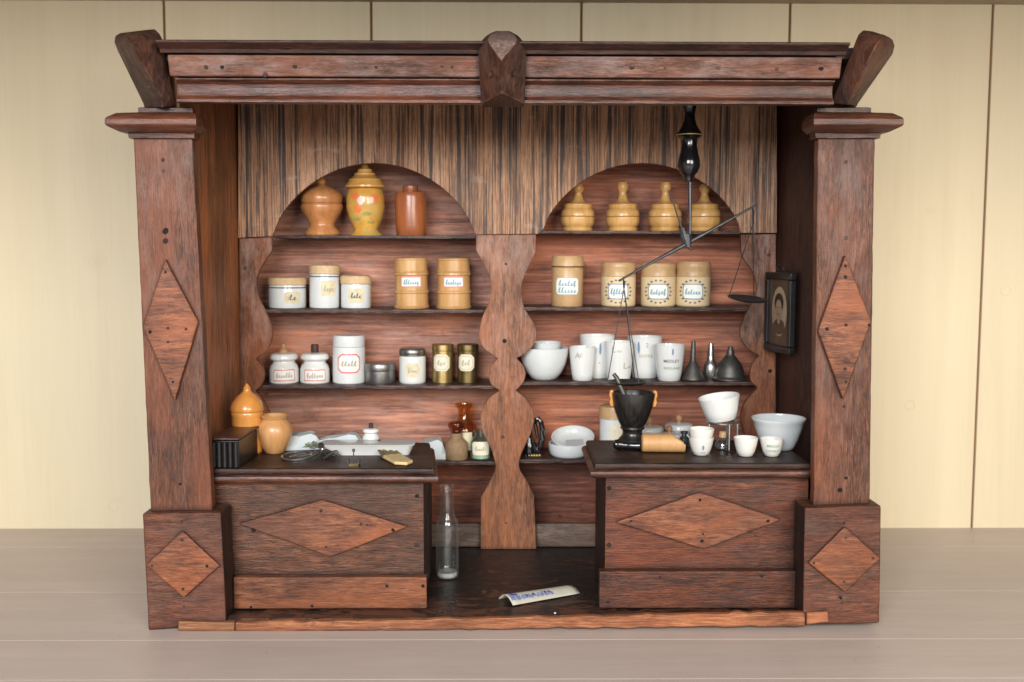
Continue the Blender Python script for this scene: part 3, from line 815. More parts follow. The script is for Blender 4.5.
# ------------------------------------------------------------------ counters
def counter(label, toppx, zpx, yb, backpx, body, base, dia, nl, m_body, xside, bx=None):
    zt_ = U(512, zpx, .03).z
    t = thing('shop_counter', label, 'counter', (U((body[0] + body[1]) / 2, 500, .06).x, .09, ZF))
    a, b = toppx
    ba, bb = backpx
    # top slab with a moulded rim
    secs = []
    xa, xb = U(a, zpx, .03).x, U(b, zpx, .03).x
    xba = xa if ba is None else U(ba, 441, yb).x
    xbb = xb if bb is None else U(bb, 441, yb).x
    def ring(out, dz):
        return [(xa - (out if ba is not None else 0), .03 - out, zt_ + dz), (xb + (out if bb is not None else 0), .03 - out, zt_ + dz),
                (xbb + (out if bb is not None else 0), yb, zt_ + dz), (xba - (out if ba is not None else 0), yb, zt_ + dz)]
    loft('rim_moulding', [ring(o_, d_) for o_, d_ in ((-.004, -.0155), (-.001, -.0150), (.0012, -.0128), (.0018, -.0105), (.0010, -.0080), (-.0012, -.0066), (-.0030, -.0062))], M['moulding_red'], t, bevel=.0004)
    loft('counter_top', [ring(o_, d_) for o_, d_ in ((-.0036, -.0060), (-.0034, -.0030), (-.0042, -.0008), (-.0060, 0))], M['counter_top'], t, bevel=.0005)
    x0, x1 = U(body[0], 520, .042).x, U(body[1], 520, .042).x
    zb = U(512, base[2], .042).z
    lo = Vector((0, 0, 0))
    ztop = zt_ - .0157
    bo = box('body', x0, x1, .042, yb - .012, ZF + .001, ztop, m_body, t, .0012)
    shade_sides(bo, xside)
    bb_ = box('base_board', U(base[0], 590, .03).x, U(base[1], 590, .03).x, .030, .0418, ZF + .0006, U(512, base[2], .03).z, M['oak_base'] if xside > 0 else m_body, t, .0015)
    shade_sides(bb_, xside)
    dp = prism('diamond_panel', dia, .0375, .043, M['oak_panel'], t, .0014)
    nails(dp, nl, .0375)
    return t, zt_
cL, ZL = counter('low oak counter with reddish diamond panel holding the white slab and tan vase', (212, 437), 469, .180, (None, 433), (214, 424), (233, 427, 577), [(238, 524), (322, 500), (408, 527), (331, 557)],
                 [(321, 511), (253, 530), (393, 530), (326, 547), (344, 531), (361, 524), (367, 525)], M['oak_counter'], 1)
nails(cL, [(417, 496), (417, 545)], .042, big=(0, 1)); nails(cL, [(387, 586), (423, 586), (251, 607), (312, 606), (420, 606)], .03)
cR, ZR = counter('low oak counter with diamond panel holding the black mortar and white cups', (592, 811), 464, .167, (583, None), (605, 808), (599, 797, 571.5), [(615.5, 522.5), (700, 492.5), (782, 520), (704, 549)],
                 [(700, 500), (631, 521), (768, 521), (702, 541), (703, 534)], M['oak_counter_right'], -1)
nails(cR, [(609, 488), (609, 545)], .042, big=(0, 1)); nails(cR, [(608, 577), (608, 602), (660, 577), (762, 576)], .03)
# faint burnt lettering-like grain marks on the right diamond are left to the wood itself

# ------------------------------------------------------------------ turned things
def T(name, label, cat, px, pyb, Y, z, group=None):
    p = U(px, pyb, Y)
    return thing(name, label, cat, (p.x, Y, z), 0, group)
def scaled(prof, s): return [(r * s, h * s * .975) for r, h in prof]
def vessel(name, label, cat, px, pyb, Y, z, parts, group=None, seg=40):
    """parts: list of (part name, profile in photo pixels, material, smooth subdivisions)"""
    s = mm(Y)
    t = T(name, label, cat, px, pyb, Y, z, group)
    t.rotation_euler = (random.uniform(-.006, .006), random.uniform(-.014, .014), 0)
    res = [t]
    for pn, prof, m, k in parts:
        pr = scaled(smoothprof(prof, k) if k > 1 else prof, s)
        o = lathe(pn, pr, M[m] if isinstance(m, str) else m, t, seg)
        res.append((o, pr))
    return res
def face_ang(px, Y):   # heading on the body that faces the camera
    return math.atan2(U(px, 300, Y).x - CAM.x, Y - CAM.y) * -1.0
YJ = .296
# --- top left shelf
z = SH['L', 0]
vessel('lidded_urn', 'brown turned wooden urn with stepped lid, left of the painted vase under the left arch', 'urn', 322.5, 237, .288, z, [
    ('body', [(0, 0), (16.5, 0), (17.5, 1.5), (17, 4), (15, 6.5), (12.5, 9), (12, 12), (14.5, 17), (18.5, 23), (20.6, 28), (20.4, 31), (19.5, 32), (0, 32.1)], 'urn', 1),
    ('lid', [(0, 32.3), (19, 32.3), (20.3, 35), (20.3, 39), (19, 42), (15, 46), (9, 49), (5, 50.5), (4, 52), (5, 54.5), (4, 57), (1.5, 58.5), (0, 58.8)], 'urn', 1)])
r = vessel('painted_vase', 'yellow wooden vase with tiered lid and painted orange flowers under the left arch', 'vase', 366, 234, .288, z, [
    ('body', [(0, 0), (16, 0), (16.5, 1.5), (13, 4), (11.5, 6), (13.5, 11), (16.5, 18), (18.6, 28), (18.6, 38), (17, 45.5), (15.5, 47), (0, 47.2)], 'vase', 1),
    ('lid', [(0, 47.4), (16, 47.4), (20, 48.5), (20, 50), (16.5, 54), (16, 56.5), (14, 57.5), (10.5, 60.5), (10.3, 62.5), (7.5, 63.5), (7, 66.5), (4, 68), (3, 71), (0, 71.5)], 'vase_lid', 1)])
s = mm(.288)
for dx, h, w, hh, m in ((-7.5, 38, 5, 3.6, 'spot_orange'), (11, 36, 5, 4.5, 'spot_orange'), (-5, 26, 4, 4, 'spot_orange'), (-2.5, 34, 3.2, 4.5, 'spot_pink'), (8, 34.5, 2.4, 3.4, 'spot_pink'), (3, 21, 5, 2, 'spot_green'), (-7, 16, 4, 1.6, 'spot_green'), (7, 13, 4, 1.4, 'spot_green')):
    body, pr = r[1]
    rad = radius_at(pr, h * s)
    patch('painted_flower', pr, math.asin(max(-1, min(1, dx * s / rad))), w * s, (h - hh) * s, (h + hh) * s, M[m], body, .00025, round_=True)
vessel('wooden_jar', 'plain red-brown cylindrical wooden jar with narrow cap, right under the left arch', 'jar', 411.3, 235, .288, z, [
    ('body', [(0, 0), (13.5, 0), (14.6, 1.5), (15.3, 10), (15.4, 38), (15.2, 42), (14.6, 43.3), (0, 43.6)], 'redbrown', 1),
    ('cap', [(0, 43.7), (7.2, 43.7), (7.5, 45), (7.5, 49.5), (6.8, 50.3), (0, 50.5)], 'redbrown', 1)])
# --- second left shelf
z = SH['L', 1]
def cover(r0, h0, h1, over=1.4): return [(0, h0 - .5), (r0 + .4, h0 - .6), (r0 + over, h0), (r0 + over * .8, h0 + 2), (r0 + over, h1 - 4), (r0 + over * .6, h1 - 1), (r0 - 1.5, h1), (0, h1 + .2)]
def covered(label, px, pyb, Y, rr, hb, ht, lw, lh, lz, ldx, txt, blue=True, tm='ink_soft'):
    body = [(0, 0), (rr - 1.2, 0), (rr - .2, .8), (rr, 3), (rr, hb - 3), (rr - .6, hb - 1.2), (rr - .6, hb), (0, hb)]
    q = vessel('covered_jar', label, 'jar', px, pyb, Y, z, [('body', body, 'cool_white', 1), ('cover', cover(rr - .6, hb - 1, ht), 'parchment', 1)], 'white jars with tan covers on the second left shelf')
    s = mm(Y); bo, pr = q[1]
    if blue: patch('blue_band', pr, face_ang(px, Y), rr * s * 1.45, (hb - 5.2) * s, (hb - 4.0) * s, M['blueline'], bo, .0002)
    a = face_ang(px, Y) + math.asin(ldx / rr)
    patch('label', pr, a, lw * s, (lz - lh) * s, (lz + lh) * s, M['paper_tan'], bo, .0003, 1.5 * s)
    script(pr, a, lz * s * .975, (8 if txt == 'M' else 10) * s, 5 * s, M[tm], bo, .0006, len(txt) + int(px), 2 if txt == 'M' else 4)
    return q
covered('short wide white jar with tan cover and blue line, leftmost on its shelf', 287.5, 308, .294, 18.2, 25, 31.5, 8, 5.5, 11, 5, 'M', True, 'ink')
covered('tall white jar with tan cover and blue line between two shorter covered jars', 324.5, 307.5, .294, 14.6, 36, 44, 7.5, 7.5, 20, 4, 'Oleu')
covered('small white jar with tan cover and no blue line, next to the barrel canisters', 356, 307.5, .294, 14.7, 26, 33.5, 7.5, 7, 13, 0, 'Lin', False, 'ink')
for px, lab, txt in ((411.7, 'pale wooden barrel canister with pink edged label, left one of the pair', 'Polyga'), (453.8, 'pale wooden barrel canister with pink edged label, nearest the centre upright', 'Salvia')):
    b = [(0, 0), (16.8, 0), (17.4, .8), (17.6, 2.2), (16.6, 3), (16.4, 15), (17.4, 16), (17.4, 17.6), (16.3, 18.4), (16.1, 33), (17.1, 34), (17.2, 35.4), (16.8, 36.2), (0, 36.2)]
    q = vessel('barrel_canister', lab, 'canister', px, 307.5, .294, z, [('body', b, 'barrel', 1), ('lid', [(0, 36.4), (16.8, 36.4), (17, 37.5), (16.2, 38.2), (16.2, 48.5), (16.9, 49), (17, 50.4), (16, 51), (0, 51)], 'barrel', 1)], 'wooden barrel canisters')
    s = mm(.294); bo, pr = q[1]
    a = face_ang(px, .294)
    patch('label', pr, a, 10.5 * s, 20.6 * s, 32.4 * s, M['pink'], bo, .0003, 1 * s)
    patch('label_paper', pr, a, 9.4 * s, 22.2 * s, 30.6 * s, M['paper_white'], bo, .0005)
    script(pr, a, 26.0 * s, 15 * s, 4.6 * s, M['ink_teal'], bo, .0009, int(px), 7)
# --- third left shelf
z = SH['L', 2]
def shouldered(label, px, pyb, Y, zz, cork, group, txt, lab=True, sc=1.0, nm='stoppered_bottle'):
    b = [(0, 0), (13.6, 0), (14.4, .8), (14.6, 3), (14.4, 14), (13, 18), (10.8, 20.4), (10.6, 22), (12.5, 23.2), (13.8, 24.6), (13.9, 27.5), (12.5, 29.6), (9, 30.6), (0, 30.8)]
    b = [(r_ * sc, h * sc) for r_, h in b]
    if cork == 'finial': c = [(0, 30.5), (4.6, 30.5), (5, 32), (4.6, 33.4), (3.4, 34.2), (3.8, 35.6), (2.6, 36.6), (2.6, 38), (1.6, 39.6), (0, 40)]
    elif cork == 'knob': c = [(0, 30.5), (1.8, 30.5), (1.7, 32), (2.9, 33.4), (3.5, 35.6), (2.9, 37.8), (1.5, 38.9), (0, 39.2)]
    else: c = [(0, 30.5), (3.6, 30.5), (3.8, 31), (3.8, 38.4), (3.2, 39), (0, 39)]
    c = [(r_ * sc, h * sc) for r_, h in c]
    q = vessel(nm, label, 'bottle', px, pyb, Y, zz, [('body', b, 'white', 1), ('stopper', c, 'cork_dark' if cork == 'cork' else 'finial', 1)], group)
    if lab:
        s = mm(Y); bo, pr = q[1]; a = face_ang(px, Y)
        patch('label', pr, a, 11 * s, 3 * s, 14.2 * s, M['red'], bo, .0003)
        patch('label_paper', pr, a, 10.2 * s, 3.9 * s, 13.3 * s, M['paper_white'], bo, .0005)
        script(pr, a, 8.4 * s, 16 * s, 4.2 * s, M['ink_soft'], bo, .0009, int(px), 7)
    return q
G9 = 'small white bottles with red bordered labels'
shouldered('small white bottle with red bordered label and turned wooden stopper on the third left shelf', 284.5, 385, .292, z, 'finial', G9, 'Lavande')
shouldered('small white bottle with red bordered label and plain dark stopper on the third left shelf', 315, 384.5, .292, z, 'cork', G9, 'Vanille')
q = vessel('tall_jar', 'tall white glazed jar with red octagonal label on the third left shelf', 'jar', 349, 383, .292, z, [
    ('body', [(0, 0), (15, 0), (15.8, .8), (16, 3), (16, 36), (15.4, 37), (0, 37)], 'cool_white', 1),
    ('lid', [(0, 37.3), (15.6, 37.3), (15.8, 38), (15.6, 47), (14.8, 48.6), (0, 48.8)], 'cool_white', 1)])
s = mm(.292); bo, pr = q[1]; a = face_ang(349, .292)
patch('label', pr, a, 11.6 * s, 11 * s, 30 * s, M['red'], bo, .0003, 4 * s, True)
patch('label_paper', pr, a, 10.4 * s, 12.3 * s, 28.7 * s, M['paper_white'], bo, .0005, 3.4 * s, True)
script(pr, a, 20.3 * s, 15 * s, 5.2 * s, M['ink_soft'], bo, .0009, 4, 5)
vessel('round_tin', 'low round grey metal tin between the tall white jar and the lidded glass jar', 'tin', 380.3, 383.5, .292, z, [
    ('body', [(0, 0), (14.6, 0), (15, .8), (15, 12.5), (0, 12.5)], 'tin', 1),
    ('lid', [(0, 12.7), (15.3, 12.7), (15.6, 13.2), (15.5, 19.4), (14.8, 20.4), (0, 20.8)], 'tin', 1)])
q = vessel('glass_jar', 'opal glass jar with grey screw lid and oval cream label on the third left shelf', 'jar', 412.5, 383, .292, z, [
    ('body', [(0, 0), (12.4, 0), (13, .8), (13.2, 3), (13.2, 26), (12, 28), (0, 28)], 'opal', 1),
    ('lid', [(0, 27.5), (12.4, 27.5), (13, 28.2), (12.9, 29.4), (13.3, 30), (13.2, 33.6), (12, 35.2), (0, 35.6)], 'tin', 1)])
bo, pr = q[1]; a = face_ang(412, .292)
patch('label', pr, a, 7 * s, 6.5 * s, 21 * s, M['paper_tan'], bo, .0003, 5 * s)
script(pr, a, 13.5 * s, 9 * s, 4 * s, M['ink_soft'], bo, .0008, 9, 4)
for px, m, lab, rr in ((442.5, 'brass', 'bright brass tin with cream label, left of the two brass tins by the centre upright', 10.4), (467.5, 'brass_dark', 'darker brass tin with cream label, right of the two brass tins by the centre upright', 10.2)):
    q = vessel('brass_tin', lab, 'tin', px, 383, .292, z, [
        ('body', [(0, 0), (rr - .5, 0), (rr, .6), (rr, 33), (0, 33)], m, 1),
        ('lid', [(0, 33.2), (rr, 33.2), (rr + .5, 33.6), (rr + .5, 39), (rr, 39.6), (0, 39.9)], m, 1)], 'brass tins with cream labels')
    bo, pr = q[1]; a = face_ang(px, .292) - (0.12 if px < 450 else .18)
    patch('label', pr, a, 8.4 * s, 12.5 * s, 29 * s, M['paper'], bo, .0003, 3.4 * s, True)
    patch('label_border', pr, a, 6.8 * s, 14 * s, 27.5 * s, M['ink_soft'], bo, .0005, 2.8 * s, True)
    patch('label_paper', pr, a, 6.3 * s, 14.5 * s, 27 * s, M['paper'], bo, .0007, 2.6 * s, True)
    script(pr, a, 20.6 * s, 8 * s, 4.4 * s, M['ink_soft'], bo, .0010, int(px), 3)
# --- bottom left shelf
z = SH['L', 3]
def bottle_prof(outer, wall):
    inner = [(max(r_ - wall, .3), h) for r_, h in outer[2:]][::-1]
    return outer + inner + [(0, inner[-1][1] + .2)]
s3 = mm(.30)
Yb1 = .303
q = vessel('amber_bottle', 'tall amber glass bottle with flared lip and pale label beside the centre upright', 'bottle', 465, 456, Yb1, z, [
    ('body', bottle_prof([(0, 0), (12, 0), (13, 1.5), (13.2, 26), (12.4, 30), (8, 36), (6.6, 40), (6.6, 48), (8.8, 50.5), (9.2, 52.5), (8.4, 54)], 1.4), 'glass_amber', 1)])
bo, pr = q[1]; s = mm(Yb1)
patch('label', pr, -.15, 10 * s, 7 * s, 25 * s, M['paper_tan'], bo, .0005)
q = vessel('stoppered_flask', 'squat glass flask of brown powder with mushroom stopper in front of the amber bottle', 'bottle', 456.5, 460, .277, z, [
    ('body', [(0, 0), (10.4, 0), (11.2, 1), (11.6, 12), (11, 17), (8, 20.5), (6, 22), (6, 27), (0, 27)], 'bottle_fill', 1),
    ('stopper', [(0, 27), (5.6, 27), (6, 29), (7.6, 32), (8.8, 34.5), (8.4, 37), (6, 39), (0, 39.6)], 'glass_brown', 1)])
q = vessel('label_jar', 'small green glass jar with cream label in front of the centre upright edge', 'jar', 481, 462, .277, z, [
    ('body', bottle_prof([(0, 0), (9.8, 0), (10.4, 1), (10.6, 18), (9, 22), (6, 24), (6, 27), (7, 28), (7, 30)], 1.2), 'glass_green', 1),
    ('contents', [(0, 1.6), (9, 1.6), (9.2, 16), (0, 16)], 'paper', 1)])
bo, pr = q[1]; s = mm(.277)
patch('label', pr, 0, 9 * s, 5.5 * s, 19 * s, M['paper'], bo, .0004, 2 * s)
script(pr, 0, 12 * s, 11 * s, 3.6 * s, M['ink_soft'], bo, .0008, 14, 6)
shouldered('small white bottle with dark stopper at the back of the left counter', 371, 443, .160, ZL, 'cork', None, '', False, .60)
def packet(name, label, cat, cx, cy, z, w, d, h, rz, mat, sag=.4, seed=0, group=None, slope=0.0):
    """folded paper packet: low pillow with creases"""
    rnd = random.Random(seed)
    bm = bmesh.new(); nx, ny = 9, 7
    top = []
    for j in range(ny):
        row = []
        for i in range(nx):
            u, v = i / (nx - 1), j / (ny - 1)
            e = min(u, 1 - u, v, 1 - v)
            hh = h * min(1, .25 + e * 5) * (1 - sag * (u if slope > 0 else 1 - u)) + rnd.uniform(-.07, .07) * h
            row.append(bm.verts.new(((u - .5) * w * (1 + .05 * math.sin(v * 6)), (v - .5) * d, max(hh, .0008))))
        top.append(row)
    bot = [[bm.verts.new((vv.co.x, vv.co.y, 0)) for vv in row] for row in top]
    for A, flip in ((top, 0), (bot, 1)):
        for j in range(ny - 1):
            for i in range(nx - 1):
                f = (A[j][i], A[j][i + 1], A[j + 1][i + 1], A[j + 1][i])
                bm.faces.new(f[::-1] if flip else f)
    def rim(a, b):
        for k in range(len(a) - 1): bm.faces.new((a[k], b[k], b[k + 1], a[k + 1]))
    rim(top[0], bot[0]); rim(top[-1], bot[-1]); rim([r_[0] for r_ in top], [r_[0] for r_ in bot]); rim([r_[-1] for r_ in top], [r_[-1] for r_ in bot])
    o = finish(name, bm, mat, None, smooth=True, angle=22)
    o.location = (cx, cy, z); o.rotation_euler = (0, 0, rz)
    return tag(o, label, cat, group)
p = U(430, 455, .285)
packet('paper_packet', 'flat pale packet on the low shelf between the left counter and the flask', 'packet', p.x, .292, SH['L', 3], .040, .04, .026, .05, M['cloth'], .3, 5)
# --- right top shelf
z = SH['R', 0]
names = ('leftmost of the four under the right arch', 'second from left of the four under the right arch', 'third from left, crossed by the scale wire', 'rightmost, half behind the hanging scale rod')
for px, nm, dh in ((577.5, names[0], 0), (622.8, names[1], 2.2), (664.8, names[2], 2.2), (703.8, names[3], 0)):
    b = [(0, 0), (14, 0), (14.6, 1), (14.6, 3), (13.4, 3.8), (15.2, 5.5), (16.4, 9), (16.4, 13.6), (15.9, 14.2), (0, 14.4)]
    l = [(0, 14.5), (15.9, 14.6), (16.4, 15.2), (16.2, 19), (14.6, 22), (13.6, 22.8), (14.2, 23.8), (14.2, 26.6), (13.2, 27.4), (8, 28.4), (5.6, 31), (4.2, 35), (3.6, 38 + dh * .4), (4, 39 + dh * .5), (5.4, 41 + dh * .7), (5.6, 44 + dh), (4.2, 47 + dh), (0, 48.4 + dh)]
    vessel('knobbed_jar', 'yellow boxwood jar with ball knob, ' + nm, 'jar', px, 229.5, .292, z, [('body', b, 'boxwood', 1), ('lid', l, 'boxwood', 1)], 'turned boxwood jars under the right arch')
# --- second right shelf
z = SH['R', 1]
Y2 = .292; s = mm(Y2)
q = vessel('clip_canister', 'tan stoneware canister with wire clip and white two-line label, leftmost on its shelf', 'canister', 567, 307, Y2, z, [
    ('body', [(0, 0), (15, 0), (15.6, .8), (15.6, 38), (15, 39), (0, 39)], 'stoneware', 1),
    ('lid', [(0, 39.3), (15.6, 39.3), (16.4, 40), (16.2, 43), (15.8, 44), (15.6, 49.6), (14.6, 50.8), (0, 51)], 'stoneware', 1)])
bo, pr = q[1]; a = face_ang(567, Y2)
patch('label', pr, a, 12 * s, 11.5 * s, 28.5 * s, M['ink_soft'], bo, .0003, 3 * s)
patch('label_paper', pr, a, 11.4 * s, 12.1 * s, 27.9 * s, M['paper_white'], bo, .0005, 2.6 * s)
script(pr, a, 22.6 * s, 17 * s, 5 * s, M['ink_teal'], bo, .0009, 21, 6)
script(pr, a, 15.8 * s, 18 * s, 4.8 * s, M['ink_teal'], bo, .0009, 33, 6)
o0 = world_loc(q[0])
tube('wire_clip', [o0 + Vector(v) * s for v in ((15.6, -2, 42), (17, -2, 42.5), (18.2, -2, 40), (17.2, -2, 36), (18.4, -2, 32), (17, -2, 29), (15.7, -2, 30))], .0006, M['brass_dark'], q[0], 6)
tube('wire_band', [o0 + Vector((16.5 * math.cos(t), 16.5 * math.sin(t), 39.3)) * s for t in [i * math.pi / 12 for i in range(25)]], .0005, M['brass_dark'], q[0], 6)
for px, lab, txt, hh in ((618, 'cream and tan stoneware jar with ornate label behind the scale beam, second on its shelf', 'Mentha', 45), (658, 'cream stoneware jar with ornate label, standing between two jars like it', 'Spica', 44.5), (692.5, 'cream and tan stoneware jar with ornate label, last on its shelf', 'Menthe', 46)):
    q = vessel('stoneware_jar', lab, 'jar', px, 306.5, Y2, z, [
        ('body', [(0, 0), (15.8, 0), (16.8, .8), (17.2, 2.4), (17.2, 30), (0, 30)], 'stone_cream', 1),
        ('lid', [(0, 30.2), (17.2, 30.2), (17.3, 31), (16.9, 33), (16.9, 38), (17.4, 39.4), (17.3, 42.6), (16, hh - .6), (0, hh)], 'stoneware', 1)], 'cream stoneware jars with ornate labels')
    bo, pr = q[1]; a = face_ang(px, Y2)
    patch('label', pr, a, 10 * s, 7.5 * s, 22.5 * s, M['blueline'], bo, .0003, 3 * s)
    patch('label_paper', pr, a, 9.3 * s, 8.2 * s, 21.8 * s, M['paper_white'], bo, .0005, 2.6 * s)
    script(pr, a, 14.6 * s, 15 * s, 5 * s, M['ink_teal'], bo, .0009, int(px), 6)
    for k in range(18):      # ornament of small leaves round the label
        t = 2 * math.pi * k / 18
        du, dz = 13.2 * math.cos(t), 15 + 11 * math.sin(t)
        patch('label_leaf', pr, a + du / 17.2, 1.3 * s, (dz - .9) * s, (dz + .9) * s, M['blueline'], bo, .0003, round_=True)
# --- third right shelf: bowls, beakers, funnels
z = SH['R', 2]
def cupprof(out, wall=1.3, foot=.8):
    inn = [(max(r_ - wall, .1), h) for r_, h in out[1:]][::-1]
    inn = [(r_, max(h, foot + .6)) for r_, h in inn]
    return [(0, 0)] + out + [(out[-1][0] - wall * .4, out[-1][1] + .4)] + inn + [(0, foot + .6)]
def cup(name, label, cat, px, pyb, Y, z, out, m='white', wall=1.3, group=None, k=1, part='body', extra=()):
    s = mm(Y)
    pr = scaled(cupprof(smoothprof(out, k) if k > 1 else out, wall), s)
    t = T(name, label, cat, px, pyb, Y, z, group)
    o = lathe(part, pr, M[m], t, 48, angle=50)
    return t, o, pr, s
bowl = [(10, 0), (11, .6), (13.5, 2), (18, 8), (21.5, 16), (23.6, 25), (24.4, 31), (24.6, 32.5)]
cup('mixing_bowl', 'larger white bowl holding a smaller bowl, left end of the third right shelf', 'bowl', 544, 381, .288, z, bowl, 'cool_white', 1.4)
t = T('mixing_bowl', 'smaller white bowl nested inside the larger white bowl beside the centre upright', 'bowl', 546, 381, .288, z + 17.5 * mm(.288))
s = mm(.288)
lathe('body', scaled(cupprof([(8, 0), (10, 3), (13, 10), (14.6, 17), (15, 19), (15.4, 20)], 1.2), s), M['cool_white'], t, 40)
def beaker(label, px, pyb, Y, rb, rt, h, k=None, fl=.0):
    out = [(rb - 1, 0), (rb, .6), (rb + (rt - rb) * .30, h * .2), (rb + (rt - rb) * .62, h * .5), (rb + (rt - rb) * .86, h * .8), (rt - .2, h * .94), (rt + fl, h - .4)]
    return cup('measuring_beaker', label, 'beaker', px, pyb, Y, z, out, 'white', 1.1, 'white porcelain beakers on the third right shelf')
b1 = beaker('tall white beaker with blue mark standing behind the small lettered beaker', 597, 376, .309, 13, 17.8, 43.5)
b2 = beaker('tall white beaker with blue mark standing behind the stacked and the front beaker', 644.5, 377, .310, 13, 17.4, 42)
b3 = beaker('small white beaker with two dark letters, front left of the beakers', 582.5, 380.5, .279, 10, 13.6, 34.5)
b4 = beaker('white beaker with dark marks on it, middle of the front row behind the scale strings', 618.5, 379.5, .279, 11.3, 14.6, 40)
b5 = beaker('white beaker with blue crest and green lettering, right end of the front row', 669, 380.5, .277, 11, 15.6, 37)
def on(b, txt, dx, h, size, m, shear=0.0):
    t, o, pr, s = b
    a = math.asin(max(-1, min(1, dx * s / radius_at(pr, h * s))))
    lettering(txt, pr, a, h * s, size * s, M[m], o, .0004, shear)
def mark(b, dx, h, w, hh, m, name='printed_mark', rnd=True):
    t, o, pr, s = b
    a = math.asin(max(-1, min(1, dx * s / radius_at(pr, h * s))))
    patch(name, pr, a, w * s, (h - hh) * s, (h + hh) * s, M[m], o, .0003, round_=rnd)
on(b3, 'A', -6.5, 25.5, 8, 'ink_soft', .2); on(b3, 'c', -3, 26.5, 7.5, 'ink_soft', .2)
mark(b1, 1.5, 30, 1.1, 6, 'ink_blue'); on(b1, '.', 1, 18, 8, 'ink')
on(b4, 'L', -6.5, 31.5, 8, 'ink_soft'); on(b4, 'oo', -1, 30.5, 4.5, 'ink_soft'); on(b4, 'L', 5, 15.5, 9, 'ink_soft'); on(b4, 'oo', 9.5, 14.5, 4.5, 'ink_soft')
mark(b2, -8, 31, 1.2, 6, 'ink_blue'); on(b2, '2', 0, 33.5, 6, 'ink_soft'); on(b2, 'ENTRE', -1, 22.5, 4.6, 'ink_soft')
mark(b5, 1, 30, .9, 3.5, 'ink_blue'); on(b5, 'MEDLEY', 0, 20.5, 4.4, 'ink'); on(b5, 'ENGLAND', 1, 13.5, 3.6, 'ink_green')
Yf = .285
vessel('inverted_funnel', 'dull pewter funnel standing upside down, left of the metal funnels', 'funnel', 692.5, 380, .288, z, [
    ('cone', [(0, 0), (11.6, 0), (12.4, .6), (12, 2), (9.5, 6), (8, 10), (6, 14), (4, 17), (3, 19)], 'pewter', 1),
    ('spout', [(3, 19), (2.9, 22), (2.1, 38), (1.7, 40), (0, 40)], 'pewter', 1)])
vessel('inverted_funnel', 'slim bright steel funnel standing upside down between two dull ones', 'funnel', 710.5, 378.5, .292, z, [
    ('cone', [(0, 0), (5, 0), (5.6, 1), (7, 6), (7.2, 12), (5.6, 17), (3.6, 20), (3.4, 24)], 'steel', 1),
    ('spout', [(3.4, 24), (3.1, 30), (2.6, 35), (2.2, 36.6), (0, 36.8)], 'steel', 1)])
vessel('inverted_funnel', 'wide pewter funnel with stub spout standing upside down at the right end of its shelf', 'funnel', 729.5, 380, .282, z, [
    ('cone', [(0, 0), (16, 0), (17, .6), (17, 2), (15.4, 3), (14.6, 5), (13.8, 10), (11.6, 16), (8, 21), (4.8, 25)], 'pewter', 1),
    ('spout', [(4.8, 25), (4, 26), (4, 29), (3.2, 31), (2.2, 34.5), (0, 35)], 'pewter', 1)])
# --- bottom right shelf
z = SH['R', 3]
fig = T('cat_figurine', 'small black glazed figurine with raised curved tail and gilded foot beside the centre upright', 'figurine', 533, 456, .285, z)
s = mm(.285); o0 = world_loc(fig)
bm = bmesh.new()
tube_bm(bm, [Vector(v) * s for v in ((-3, 0, 0), (-3, 0, 4), (-4, 0, 11), (-5, 0, 18), (-5, -1, 23), (-5.5, -2, 27), (-5.5, -2, 31))], [7 * s, 8 * s, 7.5 * s, 5.5 * s, 4 * s, 4.6 * s, 1.5 * s], 14)
finish('body', bm, M['black'], fig, smooth=True)
tube('tail', [o0 + Vector(v) * s for v in ((2, 0, 4), (6, 0, 8), (9, 0, 16), (9.5, 0, 26), (8, 0, 34), (5, 0, 38), (2.5, 0, 37), (2, 0, 32), (3.5, 0, 26), (4.5, 0, 18))], [3 * s, 3.2 * s, 3 * s, 2.8 * s, 2.6 * s, 2.4 * s, 2.2 * s, 2 * s, 1.8 * s, 1.4 * s], M['black'], fig, 10)
for k in range(5):
    bm = bmesh.new(); bmesh.ops.create_icosphere(bm, subdivisions=2, radius=1.3 * s)
    finish('gilded_spot', bm, M['gold'], fig, smooth=True, loc=Vector((-4 + 2.6 * k, -7.2 + .25 * (k - 2) ** 2, 1.6)) * s)
tube('base', [o0 + Vector((-8, -2, 1.2)) * s, o0 + Vector((8, -2, 1.2)) * s], [4.4 * s, 4.4 * s], M['black'], fig, 10)
dish = [(15.5, 0), (17, .5), (18.8, 3), (19.8, 7), (20.3, 11.5), (20.1, 13.5)]
cup('shallow_dish', 'shallow white dish lying flat on the low shelf, under a leaning dish', 'dish', 568.5, 455, .285, z, dish, 'cool_white', 1.6)
t, o, pr, s = cup('shallow_dish', 'shallow white dish with grey label leaning in the flat dish on the low shelf', 'dish', 573, 441, .293, z + 10.5 * mm(.29), [(13, 0), (17, .6), (20, 4), (21.4, 8), (21.6, 9.5)], 'white', 1.4)
t.rotation_euler = (R(20), R(-3), 0)
bm = bmesh.new()
w, h = 8.5 * s, 6 * s
vs = [bm.verts.new(v) for v in ((-w, -h, 0), (w, -h, 0), (w, h, 0), (-w, h, 0))]; bm.faces.new(vs)
finish('label', bm, plain('grey_label', (.50, .49, .50), .6), t, loc=(.002, -.002, 2.6 * s))
q = vessel('covered_jar', 'white jar with tan cover and oval label half hidden behind the black mortar', 'jar', 613, 456, .290, z, [
    ('body', [(0, 0), (13, 0), (14, 1), (14, 40), (0, 40)], 'cool_white', 1), ('cover', cover(13.6, 39, 52), 'stoneware', 1)])
s = mm(.29); bo, pr = q[1]
patch('label', pr, .1, 7 * s, 16 * s, 33 * s, M['paper'], bo, .0003, 4 * s)
GB = 'white bottles with ball stoppers behind the wooden scoop'
